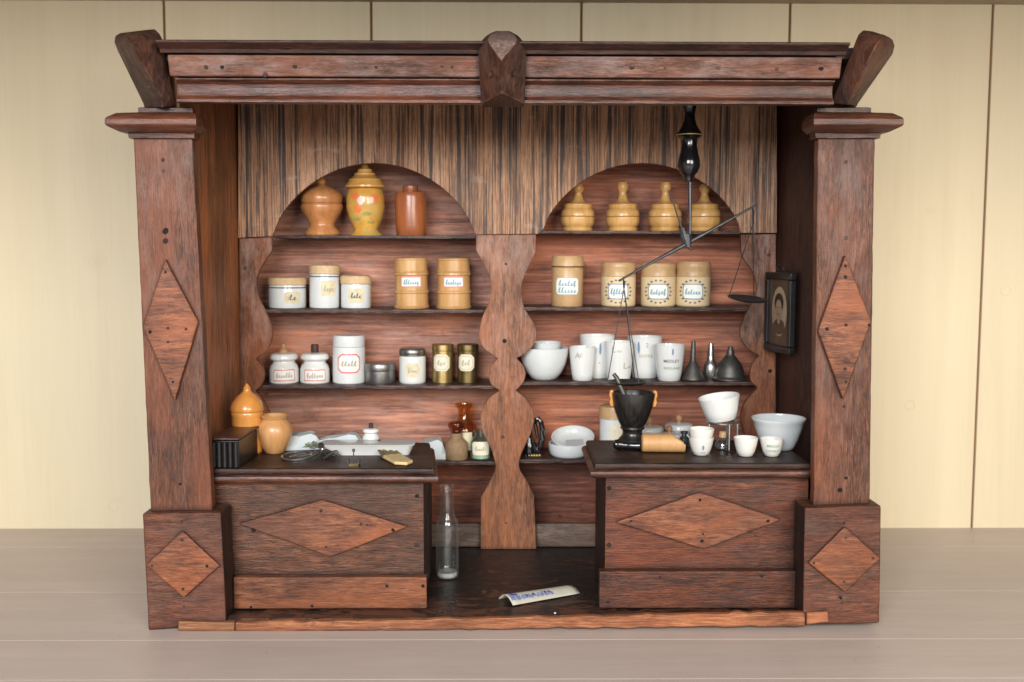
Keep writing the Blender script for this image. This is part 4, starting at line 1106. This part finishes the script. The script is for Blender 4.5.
for px, lab, Y, sc in ((649, 'white bottle with pale ball stopper directly right of the black mortar', .288, 1.02), (668.5, 'white bottle with pale ball stopper behind the scoop, middle of three', .262, .90), (678.5, 'white bottle with pale ball stopper behind the scoop, right of three', .300, 1.04)):
    shouldered(lab, px, 458, Y, z, 'knob', GB, '', False, sc)

# ------------------------------------------------------------------ left counter top
z = ZL
def on_plane(px, py, zz): return Vector((U(px, py, YZ(px, py, zz)).x, YZ(px, py, zz), zz))
def spot(px, py, rpx, zz):
    Y = YZ(px, py, zz); Y = Y + rpx * mm(Y); return Y
Y = spot(247, 455, 14, z)
vessel('lidded_jar', 'orange turned wooden jar with pointed lid behind the dark ribbed box', 'jar', 247.5, 453, Y, z, [
    ('body', [(0, 0), (13.8, 0), (14.8, 1), (15, 3), (15, 38), (15.6, 39.5), (15.6, 42), (15, 43), (0, 43)], 'orange', 1),
    ('lid', [(0, 43.3), (16, 43.3), (16.7, 44.6), (16.2, 47.5), (14.5, 52), (11, 57), (6.5, 61), (4, 63.5), (3.6, 65), (3.8, 66.4), (2.4, 68.6), (1, 71), (0, 71.6)], 'orange', 1)])
Y = spot(275, 454, 9, z)
vessel('small_vase', 'tan wooden vase with wide rim on the left counter', 'vase', 275, 453.5, Y, z, [
    ('body', cupprof([(9, 0), (10, 1), (13.5, 8), (17, 17), (17.6, 24), (15.5, 30), (12.5, 33.4), (12, 34.6), (13.4, 37), (14.2, 38.6)], 2.0), 'tanvase', 1)])
# dark ribbed box
A = on_plane(211, 468, z); B = on_plane(239.5, 467.5, z)
sx = B.x - A.x; zz = mm(A.y)
t = thing('ribbed_box', 'dark wooden box with ribbed front end on the left counter against the column', 'box', ((A.x + B.x) / 2, A.y, z), R(-2))
hb = 27 * zz; dpt = .078
bm = bmesh.new(); bmesh.ops.create_cube(bm, size=1)
for v in bm.verts: v.co = Vector((v.co.x * sx * .98, dpt / 2 + v.co.y * (dpt - .004) + .001, hb / 2 + v.co.z * hb))
finish('body', bm, M['black_frame'], t, bevel=.001)
bm = bmesh.new(); bmesh.ops.create_cube(bm, size=1)
for v in bm.verts: v.co = Vector((v.co.x * (sx + .002), dpt / 2 + v.co.y * dpt, hb + .001 + (v.co.z + .5) * .0025))
finish('lid', bm, M['oak_dark'], t, bevel=.0008)
for k in range(5):
    x = -sx / 2 + sx * (k + .5) / 5
    bm = bmesh.new(); tube_bm(bm, [Vector((x, .0005, .001)), Vector((x, .0005, hb - .001))], sx / 12.5, 10)
    finish('rib', bm, M['black_frame'], t, smooth=True)
# paper packets at the back of the counter
p = on_plane(306, 441, z); packet('paper_packet', 'tall folded grey-white paper packet on the left counter behind the tan vase', 'packet', p.x, .150, z, .048, .034, .018, R(12), M['cloth'], .25, 1, None, -1)
p = on_plane(341, 441, z); packet('paper_packet', 'creased grey-white paper packet lying just behind the white slab', 'packet', p.x + .002, .152, z, .060, .028, .018, R(-6), M['cloth'], .55, 2, None, -1)
# white tray
A = on_plane(331, 449, z); B = on_plane(410, 449, z)
t = thing('pill_board', 'long flat white porcelain slab with rounded ends across the left counter', 'board', ((A.x + B.x) / 2, .116, z), R(1))
W = (B.x - A.x) / 2 + .006
def rr_loop(w, d, rad, zz, n=6):
    out = []
    for cx, cy, a0 in ((w - rad, d - rad, 0), (-w + rad, d - rad, 90), (-w + rad, -d + rad, 180), (w - rad, -d + rad, 270)):
        for k in range(n + 1):
            a_ = R(a0 + 90 * k / n); out.append((cx + rad * math.cos(a_), cy + rad * math.sin(a_), zz))
    return out
bm = bmesh.new()
rows = [rr_loop(W - .004, .013, .006, 0), rr_loop(W + .001, .0175, .007, .0105), rr_loop(W + .002, .0185, .007, .0115), rr_loop(W + .001, .0178, .007, .012), rr_loop(W - .001, .0165, .006, .0121)]
vr = [[bm.verts.new(p_) for p_ in r_] for r_ in rows]
for a, b in zip(vr, vr[1:]):
    for i in range(len(a)): bm.faces.new((a[i], a[(i + 1) % len(a)], b[(i + 1) % len(a)], b[i]))
bm.faces.new(vr[0][::-1]); bm.faces.new(vr[-1])
finish('slab_body', bm, M['white'], t, smooth=True, angle=50)
# tangle of dark metal: an eyeglass-like pair of rings with a clamp
c0 = on_plane(303, 459, z)
t = thing('metal_tongs', 'tangle of dark metal rings and tongs lying in front of the tan vase', 'tongs', c0)
for dx, dy, rx, ry, ph, rad in ((-.006, -.002, .0165, .0105, .4, .0011), (.000, .004, .0150, .0085, 1.6, .0009)):
    tube('ring', [c0 + Vector((dx + rx * math.cos(a_), dy + ry * math.sin(a_), .0042 + .0028 * math.sin(a_ + ph))) for a_ in [i * math.pi / 16 for i in range(33)]], rad, M['steel'], t, 8)
for pts_, rr_ in ((((.008, -.008, .003), (.016, .000, .007), (.024, .008, .007), (.034, .013, .003)), (.0013, .0024, .0030, .0012)),
                  (((.014, -.014, .002), (.019, -.004, .006), (.020, .006, .010), (.017, .016, .012)), (.0010, .0018, .0026, .0036)),
                  (((.024, -.008, .0018), (.027, .000, .004), (.033, .005, .0065), (.040, .004, .0025)), (.0010, .0016, .0026, .0011))):
    tube('arm', [c0 + Vector(v) for v in pts_], list(rr_), M['pewter'], t)
for v in ((.021, .002, .0105), (.035, .008, .006)):
    bm = bmesh.new(); bmesh.ops.create_icosphere(bm, subdivisions=2, radius=.0026)
    finish('rivet', bm, M['steel'], t, smooth=True, loc=v)
c1 = on_plane(310, 449, z)
t = thing('green_ornament', 'grey-green corroded metal fragment lying behind the dark metal tongs', 'ornament', c1)
bm = bmesh.new(); bmesh.ops.create_icosphere(bm, subdivisions=3, radius=1)
rnd = random.Random(3)
for v in bm.verts:
    n_ = 1 + .22 * math.sin(v.co.x * 7 + v.co.y * 5) * math.cos(v.co.z * 6 + v.co.x * 3)
    v.co = Vector((v.co.x * .0135 * n_, v.co.y * .006 * n_, .0045 + v.co.z * .0045 * n_))
finish('body', bm, M['verdigris'], t, smooth=True)
bm = bmesh.new(); bmesh.ops.create_icosphere(bm, subdivisions=2, radius=.0035)
finish('tip', bm, M['iron'], t, smooth=True, loc=(.0135, .001, .005))
# small clip with upright pin
c2 = on_plane(354, 466, z)
t = thing('weight_holder', 'tiny dark metal holder with upright pin near the counter front edge', 'holder', c2)
for x in (-.006, .0052):
    bm = bmesh.new(); bmesh.ops.create_cube(bm, size=1)
    for v in bm.verts: v.co = Vector((x + v.co.x * .0012, .002 + v.co.y * .007, .0035 + v.co.z * .007))
    finish('side_plate', bm, M['iron'], t)
bm = bmesh.new(); bmesh.ops.create_cube(bm, size=1)
for v in bm.verts: v.co = Vector((v.co.x * .0118, .002 + v.co.y * .007, .0012 + v.co.z * .002))
finish('base', bm, M['brass_dark'], t)
tube('pin', [c2 + Vector((-.0005, .002, .002)), c2 + Vector((-.0005, .002, .0165))], .0007, M['pewter'], t, 6)
bm = bmesh.new(); bmesh.ops.create_icosphere(bm, subdivisions=2, radius=.0018)
finish('pin_head', bm, M['pewter'], t, smooth=True, loc=(-.0005, .002, .0165))
# small brush
c3 = on_plane(377, 450, z); c4 = on_plane(403, 465, z)
t = thing('small_brush', 'little straw brush with flat cream end lying in front of the white slab', 'brush', c3)
d = (c4 - c3); dn = d.normalized(); sd = Vector((-dn.y, dn.x, 0))
bm = bmesh.new()
rnd = random.Random(5)
for k in range(16):
    u = (k / 15 - .5)
    a_ = c3 + sd * u * .010 + Vector((0, 0, .007 + rnd.uniform(-.002, .004))) - dn * rnd.uniform(.0, .006)
    b_ = c3 + dn * d.length * .60 + sd * u * .022 + Vector((0, 0, .003))
    tube_bm(bm, [a_ - c3, (a_ + b_) / 2 - c3 + Vector((0, 0, .0015)), b_ - c3], .0009, 5)
finish('straw_bundle', bm, M['straw'], t, smooth=True)
bm = bmesh.new()
pl_ = [c3 + dn * d.length * .55 - sd * .010, c3 + dn * d.length * .50 + sd * .011, c3 + dn * d.length * .98 + sd * .012, c3 + dn * d.length * 1.08 + sd * .002, c3 + dn * d.length * .98 - sd * .009]
poly_prism_bm(bm, [p_ - c3 + Vector((0, 0, .0005)) for p_ in pl_], [p_ - c3 + Vector((0, 0, .0042)) for p_ in pl_])
finish('pad', bm, M['cream_pad'], t, bevel=.0012)
tube('tie', [c3 + dn * .008 + sd * .010 + Vector((0, 0, .006)), c3 + dn * .008 + Vector((0, 0, .0125)), c3 + dn * .008 - sd * .010 + Vector((0, 0, .006))], .0012, M['iron'], t, 6)

# ------------------------------------------------------------------ right counter top
z = ZR
Y = spot(632, 448, 20, z); s = mm(Y)
q = vessel('mortar', 'black lacquered goblet mortar with orange side lugs on the right counter', 'mortar', 632, 448, Y, z, [
    ('body', cupprof([(13.5, 0), (15, 1), (15, 3.5), (13, 6.5), (10.4, 9.5), (9.6, 13), (10.4, 15.5), (12.4, 17), (11.6, 19), (14.4, 24), (17.8, 33), (20.2, 42), (21.6, 50), (21.8, 54)], 1.8), 'black_worn', 1)], seg=48)
o0 = world_loc(q[0])
for sg in (-1, 1):
    bm = bmesh.new()
    pts_ = [Vector(v) * s for v in ((sg * 19.5, 0, 38), (sg * 22.6, 0, 38.6), (sg * 24.0, 0, 43), (sg * 23, 0, 46), (sg * 24.4, 0, 50), (sg * 23.4, 0, 54.5), (sg * 20, 0, 55))]
    poly_prism_bm(bm, [p_ - Vector((0, .003, 0)) for p_ in pts_], [p_ + Vector((0, .003, 0)) for p_ in pts_])
    finish('lug', bm, M['orange'], q[0], bevel=.0012)
pe = thing('pestle', 'grey metal pestle leaning out of the black mortar', 'pestle', o0 + Vector((.002, .003, 20 * s)))
tube('rod', [o0 + Vector(v) * s for v in ((4, 2, 18), (-6, 2, 44), (-16, 2, 67), (-19, 2, 71))], [4.5 * s, 3.2 * s, 2.4 * s, 2.0 * s], M['pewter'], pe, 12)
c = on_plane(614, 450, z)
pe = thing('pestle', 'short black knobbed pestle lying at the foot of the black mortar', 'pestle', c)
tube('handle', [c + Vector(v) * s for v in ((-1, 0, 5.5), (1, 0, 5.5), (5, 0, 5.5), (9, 0, 4.8), (14, 0, 4.6), (20, -1, 4.4), (25, -2, 4.6), (27, -2, 4.6))], [2 * s, 4.8 * s, 5.4 * s, 4.2 * s, 4.2 * s, 4.0 * s, 4.4 * s, 2.5 * s], M['black'], pe, 14)
# scoop
Y = YZ(662, 453, z); s = mm(Y)
c = on_plane(662, 452, z); rs = 9.2 * s
t = thing('wooden_scoop', 'pale wooden cylinder scoop with slanting cut mouth lying on the right counter', 'scoop', c, R(-3))
bm = bmesh.new(); n = 24
def scoop_x(th): return (22.5 * s if math.sin(th) < 0 else (22.5 - 14 * math.sin(th)) * s)
for k in range(n): pass
ro, ri = rs, rs * .80
def ring_(x_of, r_): return [bm.verts.new((x_of(2 * math.pi * k / n), r_ * math.cos(2 * math.pi * k / n), rs + r_ * math.sin(2 * math.pi * k / n))) for k in range(n)]
A0 = ring_(lambda a_: -20.6 * s, ro * .86); A1 = ring_(lambda a_: -19.4 * s, ro); A2 = ring_(scoop_x, ro); A3 = ring_(scoop_x, ri); A4 = ring_(lambda a_: -17 * s, ri)
for a, b in ((A0, A1), (A1, A2), (A2, A3), (A3, A4)):
    for k in range(n): bm.faces.new((a[k], a[(k + 1) % n], b[(k + 1) % n], b[k]))
bm.faces.new(A0[::-1]); bm.faces.new(A4)
finish('barrel', bm, M['scoopwood'], t, smooth=True)
# cups
cp = [(6.2, 0), (7.4, .6), (9.6, 5), (11.4, 11), (12.2, 17)]
def crucible(label, px, pyb, rt, h, rb=.55, zz=None, m='cream_white', Y=None):
    Y_ = spot(px, pyb, rt * rb, z) if Y is None else Y
    out = [(rt * rb - .6, 0), (rt * rb + .5, .6), (rt * (rb + .22), h * .28), (rt * .90, h * .6), (rt * .985, h * .9), (rt, h)]
    return cup('small_cup', label, 'cup', px, pyb, Y_, z if zz is None else zz, out, m, 1.0, 'little white cups along the front of the right counter') + (Y_,)
c1 = crucible('little white cup with blue mark holding a second cup, right of the scoop', 701, 456, 12.4, 18)
mark(c1[:4], 0, 9, 1.1, 2.6, 'ink_blue'); on(c1[:4], 'ooo', 0, 4.2, 3, 'ink_soft')
crucible('little plain white cup nested in the blue marked cup beside the scoop', 701.2, 447, 12.6, 17.5, .55, z + 9.5 * mm(c1[4]), Y=c1[4])
c2 = crucible('little white cup with faint flowers below the burner stand', 745.5, 457, 12.0, 19)
mark(c2[:4], 6, 9, 1.4, 3, 'spot_pink')
c3 = crucible('little white cup with green lettering in front of the large white bowl', 771.5, 457, 11.8, 18)
on(c3[:4], 'MEDLEY', -1, 11.5, 3.6, 'ink_green'); on(c3[:4], 'COVENT', -1.5, 6.2, 3.4, 'ink_green')
# large bowl
Y = .116
out = [(14, 0), (15.2, .8), (17, 4), (20.5, 13), (23.5, 22), (25.2, 28.4), (26.8, 30.4), (27, 32)]
cup('mixing_bowl', 'large flared white bowl at the right end of the right counter', 'bowl', 778, 446, Y, z, out, 'cool_white', 1.6)
# spirit burner stand
Y = .110; s = mm(Y)
bx = U(722, 440, Y).x
t = thing('burner_stand', 'small steel tripod stand on the right counter holding a white dish', 'stand', (bx, Y, z))
o0 = world_loc(t)
hr = 28 * s
tube('ring', [o0 + Vector((15 * s * math.cos(a_), 15 * s * math.sin(a_), hr)) for a_ in [i * math.pi / 16 for i in range(33)]], .0014, M['steel'], t, 8)
for a_ in (200, 285, 335, 60):
    tube('leg', [o0 + Vector((15 * s * math.cos(R(a_)), 15 * s * math.sin(R(a_)), hr)), o0 + Vector((15.5 * s * math.cos(R(a_)), 15.5 * s * math.sin(R(a_)), 2 * s)), o0 + Vector((17.5 * s * math.cos(R(a_)), 17.5 * s * math.sin(R(a_)), .6 * s))], .0012, M['steel'], t, 8)
out = [(13.5, 0), (14.5, .6), (17, 9), (19.4, 18.5), (20.6, 24)]
d_, o_, pr_, s_ = cup('evaporating_dish', 'white conical dish resting tilted on the steel burner stand', 'dish', 722, 414, Y, z + hr + 2.6 * s, out, 'white', 1.2)
d_.rotation_euler = (R(2), R(-9), 0)
b_ = vessel('spirit_burner', 'small glass spirit burner with cork under the tripod stand', 'burner', 722.5, 441, Y, z, [
    ('flask', bottle_prof([(0, 0), (6.4, 0), (7.4, 1.4), (7.6, 5), (6, 9), (3.8, 11), (3.6, 13)], .7), 'glass', 1),
    ('cork', [(0, 12.4), (3.2, 12.4), (3.8, 13), (3.6, 18), (2.6, 19), (0, 19)], 'stoneware', 1),
    ('band', [(6.7, 2.5), (7.8, 2.6), (7.8, 4), (6.7, 4.1)], 'steel', 1)])
# small metal bottles between scoop and cups
for px, py, rr, hh, lab, m in ((684, 447, 4.6, 17, 'tiny dark metal vial standing behind the wooden scoop', 'iron'), (691.5, 446, 4, 15, 'tiny steel vial behind the stacked cups, right of the dark vial', 'tin')):
    Y = .125
    vessel('metal_vial', lab, 'vial', px, py, Y, z, [
        ('body', [(0, 0), (rr, 0), (rr + .3, .8), (rr, hh * .55), (rr * .55, hh * .68), (rr * .5, hh * .78)], m, 1),
        ('cap', [(rr * .5, hh * .78), (rr * .8, hh * .8), (rr * .8, hh * .96), (0, hh)], m, 1)])

# ------------------------------------------------------------------ floor things
Y = spot(447, 580, 9, ZF); s = mm(Y)
t = T('glass_bottle', 'tall narrow clear glass bottle standing on the dark floor beside the left counter', 'bottle', 447.3, 580, Y, ZF + .0003)
outer = [(0, .8), (6, .3), (9.6, 0), (11, 1.2), (11.4, 4), (11.4, 40), (11.2, 56), (10, 61), (7.8, 64), (7.9, 66), (7, 67), (6.5, 69), (6.4, 86), (6.3, 89.5), (7.4, 90.5), (7.6, 94), (7, 97)]
inner = [(5.4, 97), (5, 92), (5, 69), (5.6, 66), (6.4, 64), (8.6, 60.5), (9.8, 55), (10, 40), (10, 9), (8.8, 6.4), (4, 6.8), (0, 8)]
lathe('residue', scaled([(0, 1.4), (9.4, 1.2), (10.4, 3), (9.6, 6.2), (5, 5.4), (0, 5.8)], s), M['residue'], t, 32)
lathe('body', scaled(outer + inner, s), M['glass'], t, 40, angle=60)
A = on_plane(513, 607, ZF); B = on_plane(580, 594.5, ZF)
t = thing('folded_booklet', 'curled cream booklet with blue print lying on the dark floor between the counters', 'booklet', A)
dx = B - A; L_ = dx.length; e1 = dx.normalized(); e2 = Vector((-e1.y, e1.x, 0))
bm = bmesh.new(); nx, nv = 14, 12; Wd = .027
def bk(u, v):
    hgt = .0085 * math.sin(math.pi * min(1, v * .98 + .02)) ** .9 * (1 - .35 * u) + .0012
    return e1 * (u * L_ - .0035 * v) + e2 * (v * Wd) + Vector((0, 0, hgt))
g = [[bm.verts.new(bk(i / nx, j / nv)) for j in range(nv + 1)] for i in range(nx + 1)]
for i in range(nx):
    for j in range(nv): bm.faces.new((g[i][j], g[i + 1][j], g[i + 1][j + 1], g[i][j + 1]))
pg = finish('cover_sheet', bm, M['booklet'], t, smooth=True, angle=80)
m_ = pg.modifiers.new('solid', 'SOLIDIFY'); m_.thickness = .0009; m_.offset = -1
rnd = random.Random(11)
def print_patch(u0, u1, v0, v1, m):
    bm = bmesh.new(); n1, n2 = 6, 4
    up_ = Vector((0, -.0003, .0004))
    gg = [[bm.verts.new(bk(u0 + (u1 - u0) * i / n1, v0 + (v1 - v0) * j / n2) + up_) for j in range(n2 + 1)] for i in range(n1 + 1)]
    for i in range(n1):
        for j in range(n2): bm.faces.new((gg[i][j], gg[i + 1][j], gg[i + 1][j + 1], gg[i][j + 1]))
    finish('blue_print', bm, M[m], pg, smooth=True)
for k in range(30):
    u = .02 + .62 * k / 30
    w_ = .018; vb = .12 + .05 * rnd.random()
    ht = (.34 if k < 6 else (.12 + .16 * rnd.random()))
    print_patch(u, u + w_ * rnd.uniform(.6, 1.1), vb, vb + ht * rnd.uniform(.7, 1), 'booklet_blue')
for u0, u1, v0, v1 in ((.05, .10, .40, .50), (.08, .14, .36, .44), (.25, .28, .20, .30), (.34, .37, .22, .32), (.52, .55, .24, .36), (.58, .61, .24, .34)):
    print_patch(u0, u1, v0, v1, 'booklet_dark')
p = on_plane(555, 614, ZF)
bm = bmesh.new(); bmesh.ops.create_icosphere(bm, subdivisions=1, radius=.0015)
for v in bm.verts: v.co.z *= .7
o = finish('crumb', bm, M['crumb'], None, loc=p + Vector((0, 0, .001)))
tag(o, 'tiny white crumb on the dark floor in front of the booklet', 'crumb')

# ------------------------------------------------------------------ hanging balance
YB_ = .158
s = mm(YB_)
top = U(690, 100, YB_)
t = thing('hanging_balance', 'dark iron balance scale hanging from a black turned finial, its beam tilted steeply', 'scale', (top.x, YB_, zceil))
o0 = world_loc(t)
ztop = zceil
def zz_(py): return U(690, py, YB_).z
fin = [(0, zceil + .0004)] + [(r_ * s, zz_(py)) for r_, py in ((8, 100), (6, 108), (5, 114), (5.5, 120), (7.5, 126), (11.5, 132.5), (13, 135), (11.5, 137), (8, 140), (7.4, 145), (8.6, 152), (10.6, 160), (11, 166), (9, 172), (6, 175.5), (4.4, 178), (4.2, 182), (0, 182.5))]
fin[1] = (8 * s, min(fin[1][1], zceil))
lathe('finial', [(r_, z_ - o0.z) for r_, z_ in fin], M['black'], t, 36)
tube('gilt_line', [Vector((o0.x + 12.6 * s * math.cos(a_), YB_ + 12.6 * s * math.sin(a_), zz_(135))) for a_ in [i * math.pi / 14 for i in range(29)]], .0006, M['gold'], t, 6)
P = lambda px, py: U(px, py, YB_)
tube('rod', [P(690, 181), P(690, 234)], [.0024, .0016], M['iron'], t)
be = tube('beam', [P(618.5, 281), P(650, 263.5), P(684, 245), P(722, 224), P(756, 205)], [.0012, .0016, .0026, .0016, .0012], M['iron'], t, 8)
bm = bmesh.new(); tube_bm(bm, [P(682, 228) - o0, P(684, 236) - o0, P(688, 247) - o0], [.003, .0045, .0036], 8)
finish('yoke', bm, M['iron'], t, smooth=True)
bm = bmesh.new(); tube_bm(bm, [P(688, 234) - o0, P(689, 244) - o0], [.0042, .0036], 8)
finish('pivot', bm, M['iron'], t, smooth=True)
tube('pointer', [P(683, 232), P(675, 208), P(668, 190)], [.0014, .0009, .0005], M['wire'], t, 6)
tube('hook', [P(686, 247), P(690, 250), P(695, 249), P(696, 245)], .0006, M['wire'], t, 6)
for (ex, ey), pts_, (cx, cy), rp in (((624, 283), 0, (627, 382.5), 20.5), ((753, 212), 0, (748, 299), 20.5)):
    pn = P(cx, cy)
    rpan = rp * s
    bm = bmesh.new()
    lathe_bm(bm, [(0, -.0035), (rpan * .5, -.003), (rpan * .85, -.0012), (rpan, .001), (rpan * .97, .0016), (rpan * .8, -.0002), (rpan * .5, -.002), (0, -.0025)], 36)
    pan = finish('pan', bm, M['iron'], t, smooth=True, loc=pn - o0)
    if ex > 700: pan.rotation_euler = (R(6), R(5), 0)
    e = P(ex, ey)
    kn = e - Vector((0, 0, .006 if ex < 700 else .014))
    tube('hanger', [P(ex - 1, ey - 6), e, kn], [.0006, .0016, .001], M['wire'], t, 6)
    for a_ in (185, 300, 60):
        tube('string', [kn, pn + Vector((rpan * .97 * math.cos(R(a_)), rpan * .97 * math.sin(R(a_)), .001))], .00055, M['wire'], t, 5)

# ------------------------------------------------------------------ framed portrait on the right wall
xa, ya = xr - .0015, .168
xb, yb_ = U(767, 310, .240).x, .240
zt_, zb_ = U(796, 273, ya).z, U(796, 355, ya).z
a = math.atan2(yb_ - ya, xb - xa)
ctr = Vector(((xa + xb) / 2, (ya + yb_) / 2, (zt_ + zb_) / 2))
t = thing('framed_portrait', 'small black framed sepia oval portrait of a dark haired person on the right side wall', 'picture', ctr)
du = Vector((xb - xa, yb_ - ya, 0)); Lh = du.length / 2; du.normalize()
nrm = Vector((-du.y, du.x, 0))
if nrm.x > 0: nrm = -nrm
FM = Matrix(((-du.x, 0, nrm.x, 0), (-du.y, 0, nrm.y, 0), (0, 1, 0, 0), (0, 0, 0, 1)))   # local (u, z, out)
Hh = (zt_ - zb_) / 2
def fr_obj(name, bm, m, par=None, bevel=0, smooth=False):
    for v in bm.verts: v.co = FM @ v.co
    return finish(name, bm, m, par or t, bevel=bevel, smooth=smooth)
fw = .0085
for u0, u1, v0, v1 in ((-Lh, Lh, Hh - fw, Hh), (-Lh, Lh, -Hh, -Hh + fw), (-Lh, -Lh + fw, -Hh + fw + .0002, Hh - fw - .0002), (Lh - fw, Lh, -Hh + fw + .0002, Hh - fw - .0002)):
    bm = bmesh.new()
    poly_prism_bm(bm, [Vector((u0, v0, .004)), Vector((u1, v0, .004)), Vector((u1, v1, .004)), Vector((u0, v1, .004))], [Vector((u0, v0, -.004)), Vector((u1, v0, -.004)), Vector((u1, v1, -.004)), Vector((u0, v1, -.004))])
    fr_obj('frame_bar', bm, M['black_frame'], None, .0014)
bm = bmesh.new()
vs = [bm.verts.new(v) for v in ((-Lh + fw * .8, -Hh + fw * .8, 0), (Lh - fw * .8, -Hh + fw * .8, 0), (Lh - fw * .8, Hh - fw * .8, 0), (-Lh + fw * .8, Hh - fw * .8, 0))]; bm.faces.new(vs)
pic = fr_obj('picture_sheet', bm, M['sepia'])
def ell(name, cu, cv, ru, rv, e, m, rot=0, cut=None):
    bm = bmesh.new()
    vs = []
    for k in range(40):
        th = 2 * math.pi * k / 40
        u, v = ru * math.cos(th), rv * math.sin(th)
        if cut is not None: v = max(v, cut * rv)
        vs.append(bm.verts.new((cu + u * math.cos(rot) - v * math.sin(rot), cv + u * math.sin(rot) + v * math.cos(rot), e)))
    bm.faces.new(vs)
    return fr_obj(name, bm, M[m], pic)
q_ = Lh
ell('portrait_oval', 0, .001, q_ * .58, Hh * .62, .0004, 'sepia_pale')
ell('portrait_shoulders', 0, -Hh * .36, q_ * .44, Hh * .2, .0007, 'sepia')
ell('portrait_neck', 0, -Hh * .16, q_ * .12, Hh * .14, .0009, 'sepia_face')
ell('portrait_hair', 0, Hh * .24, q_ * .34, Hh * .24, .0011, 'sepia_dark')
ell('portrait_face', .0, Hh * .08, q_ * .235, Hh * .24, .0013, 'sepia_face')
for sx_ in (-1, 1):
    ell('portrait_eye', sx_ * q_ * .09, Hh * .12, q_ * .045, Hh * .014, .0015, 'sepia_dark')
ell('portrait_mouth', 0, -Hh * .05, q_ * .07, Hh * .012, .0015, 'sepia_dark')
bm = bmesh.new(); tube_bm(bm, [Vector((.009 * math.cos(x_), Hh + .003 + .006 * math.sin(x_), 0)) for x_ in [i * math.pi / 8 for i in range(9)]], .0012, 6)
fr_obj('hanging_loop', bm, M['wire'], None, 0, True)

# ------------------------------------------------------------------ light
w = bpy.data.worlds.new('World'); scene.world = w; w.use_nodes = True
w.node_tree.nodes['Background'].inputs[0].default_value = (.92, .95, 1.0, 1)
w.node_tree.nodes['Background'].inputs[1].default_value = .36
def area(name, loc, target, size, power, col, sy=None):
    l = bpy.data.lights.new(name, 'AREA'); l.energy = power; l.color = col; l.size = size
    if sy: l.shape = 'RECTANGLE'; l.size_y = sy
    o = bpy.data.objects.new(name, l); o.location = loc
    o.rotation_euler = (Vector(target) - Vector(loc)).to_track_quat('-Z', 'Y').to_euler()
    C.objects.link(o); return o
area('window_light', (-0.48, -2.15, 1.0), (0, .1, .3), 1.0, 60, (.93, .965, 1.0), .9)
area('room_light', (0.95, -2.1, .85), (.1, .1, .3), 1.0, 37, (1.0, .92, .80), .9)

scene.view_settings.view_transform = 'Standard'
scene.view_settings.look = 'None'
scene.view_settings.exposure = 0
scene.view_settings.gamma = 1
scene.render.engine = 'CYCLES'
scene.cycles.max_bounces = 10
scene.cycles.transmission_bounces = 10
scene.cycles.caustics_refractive = False
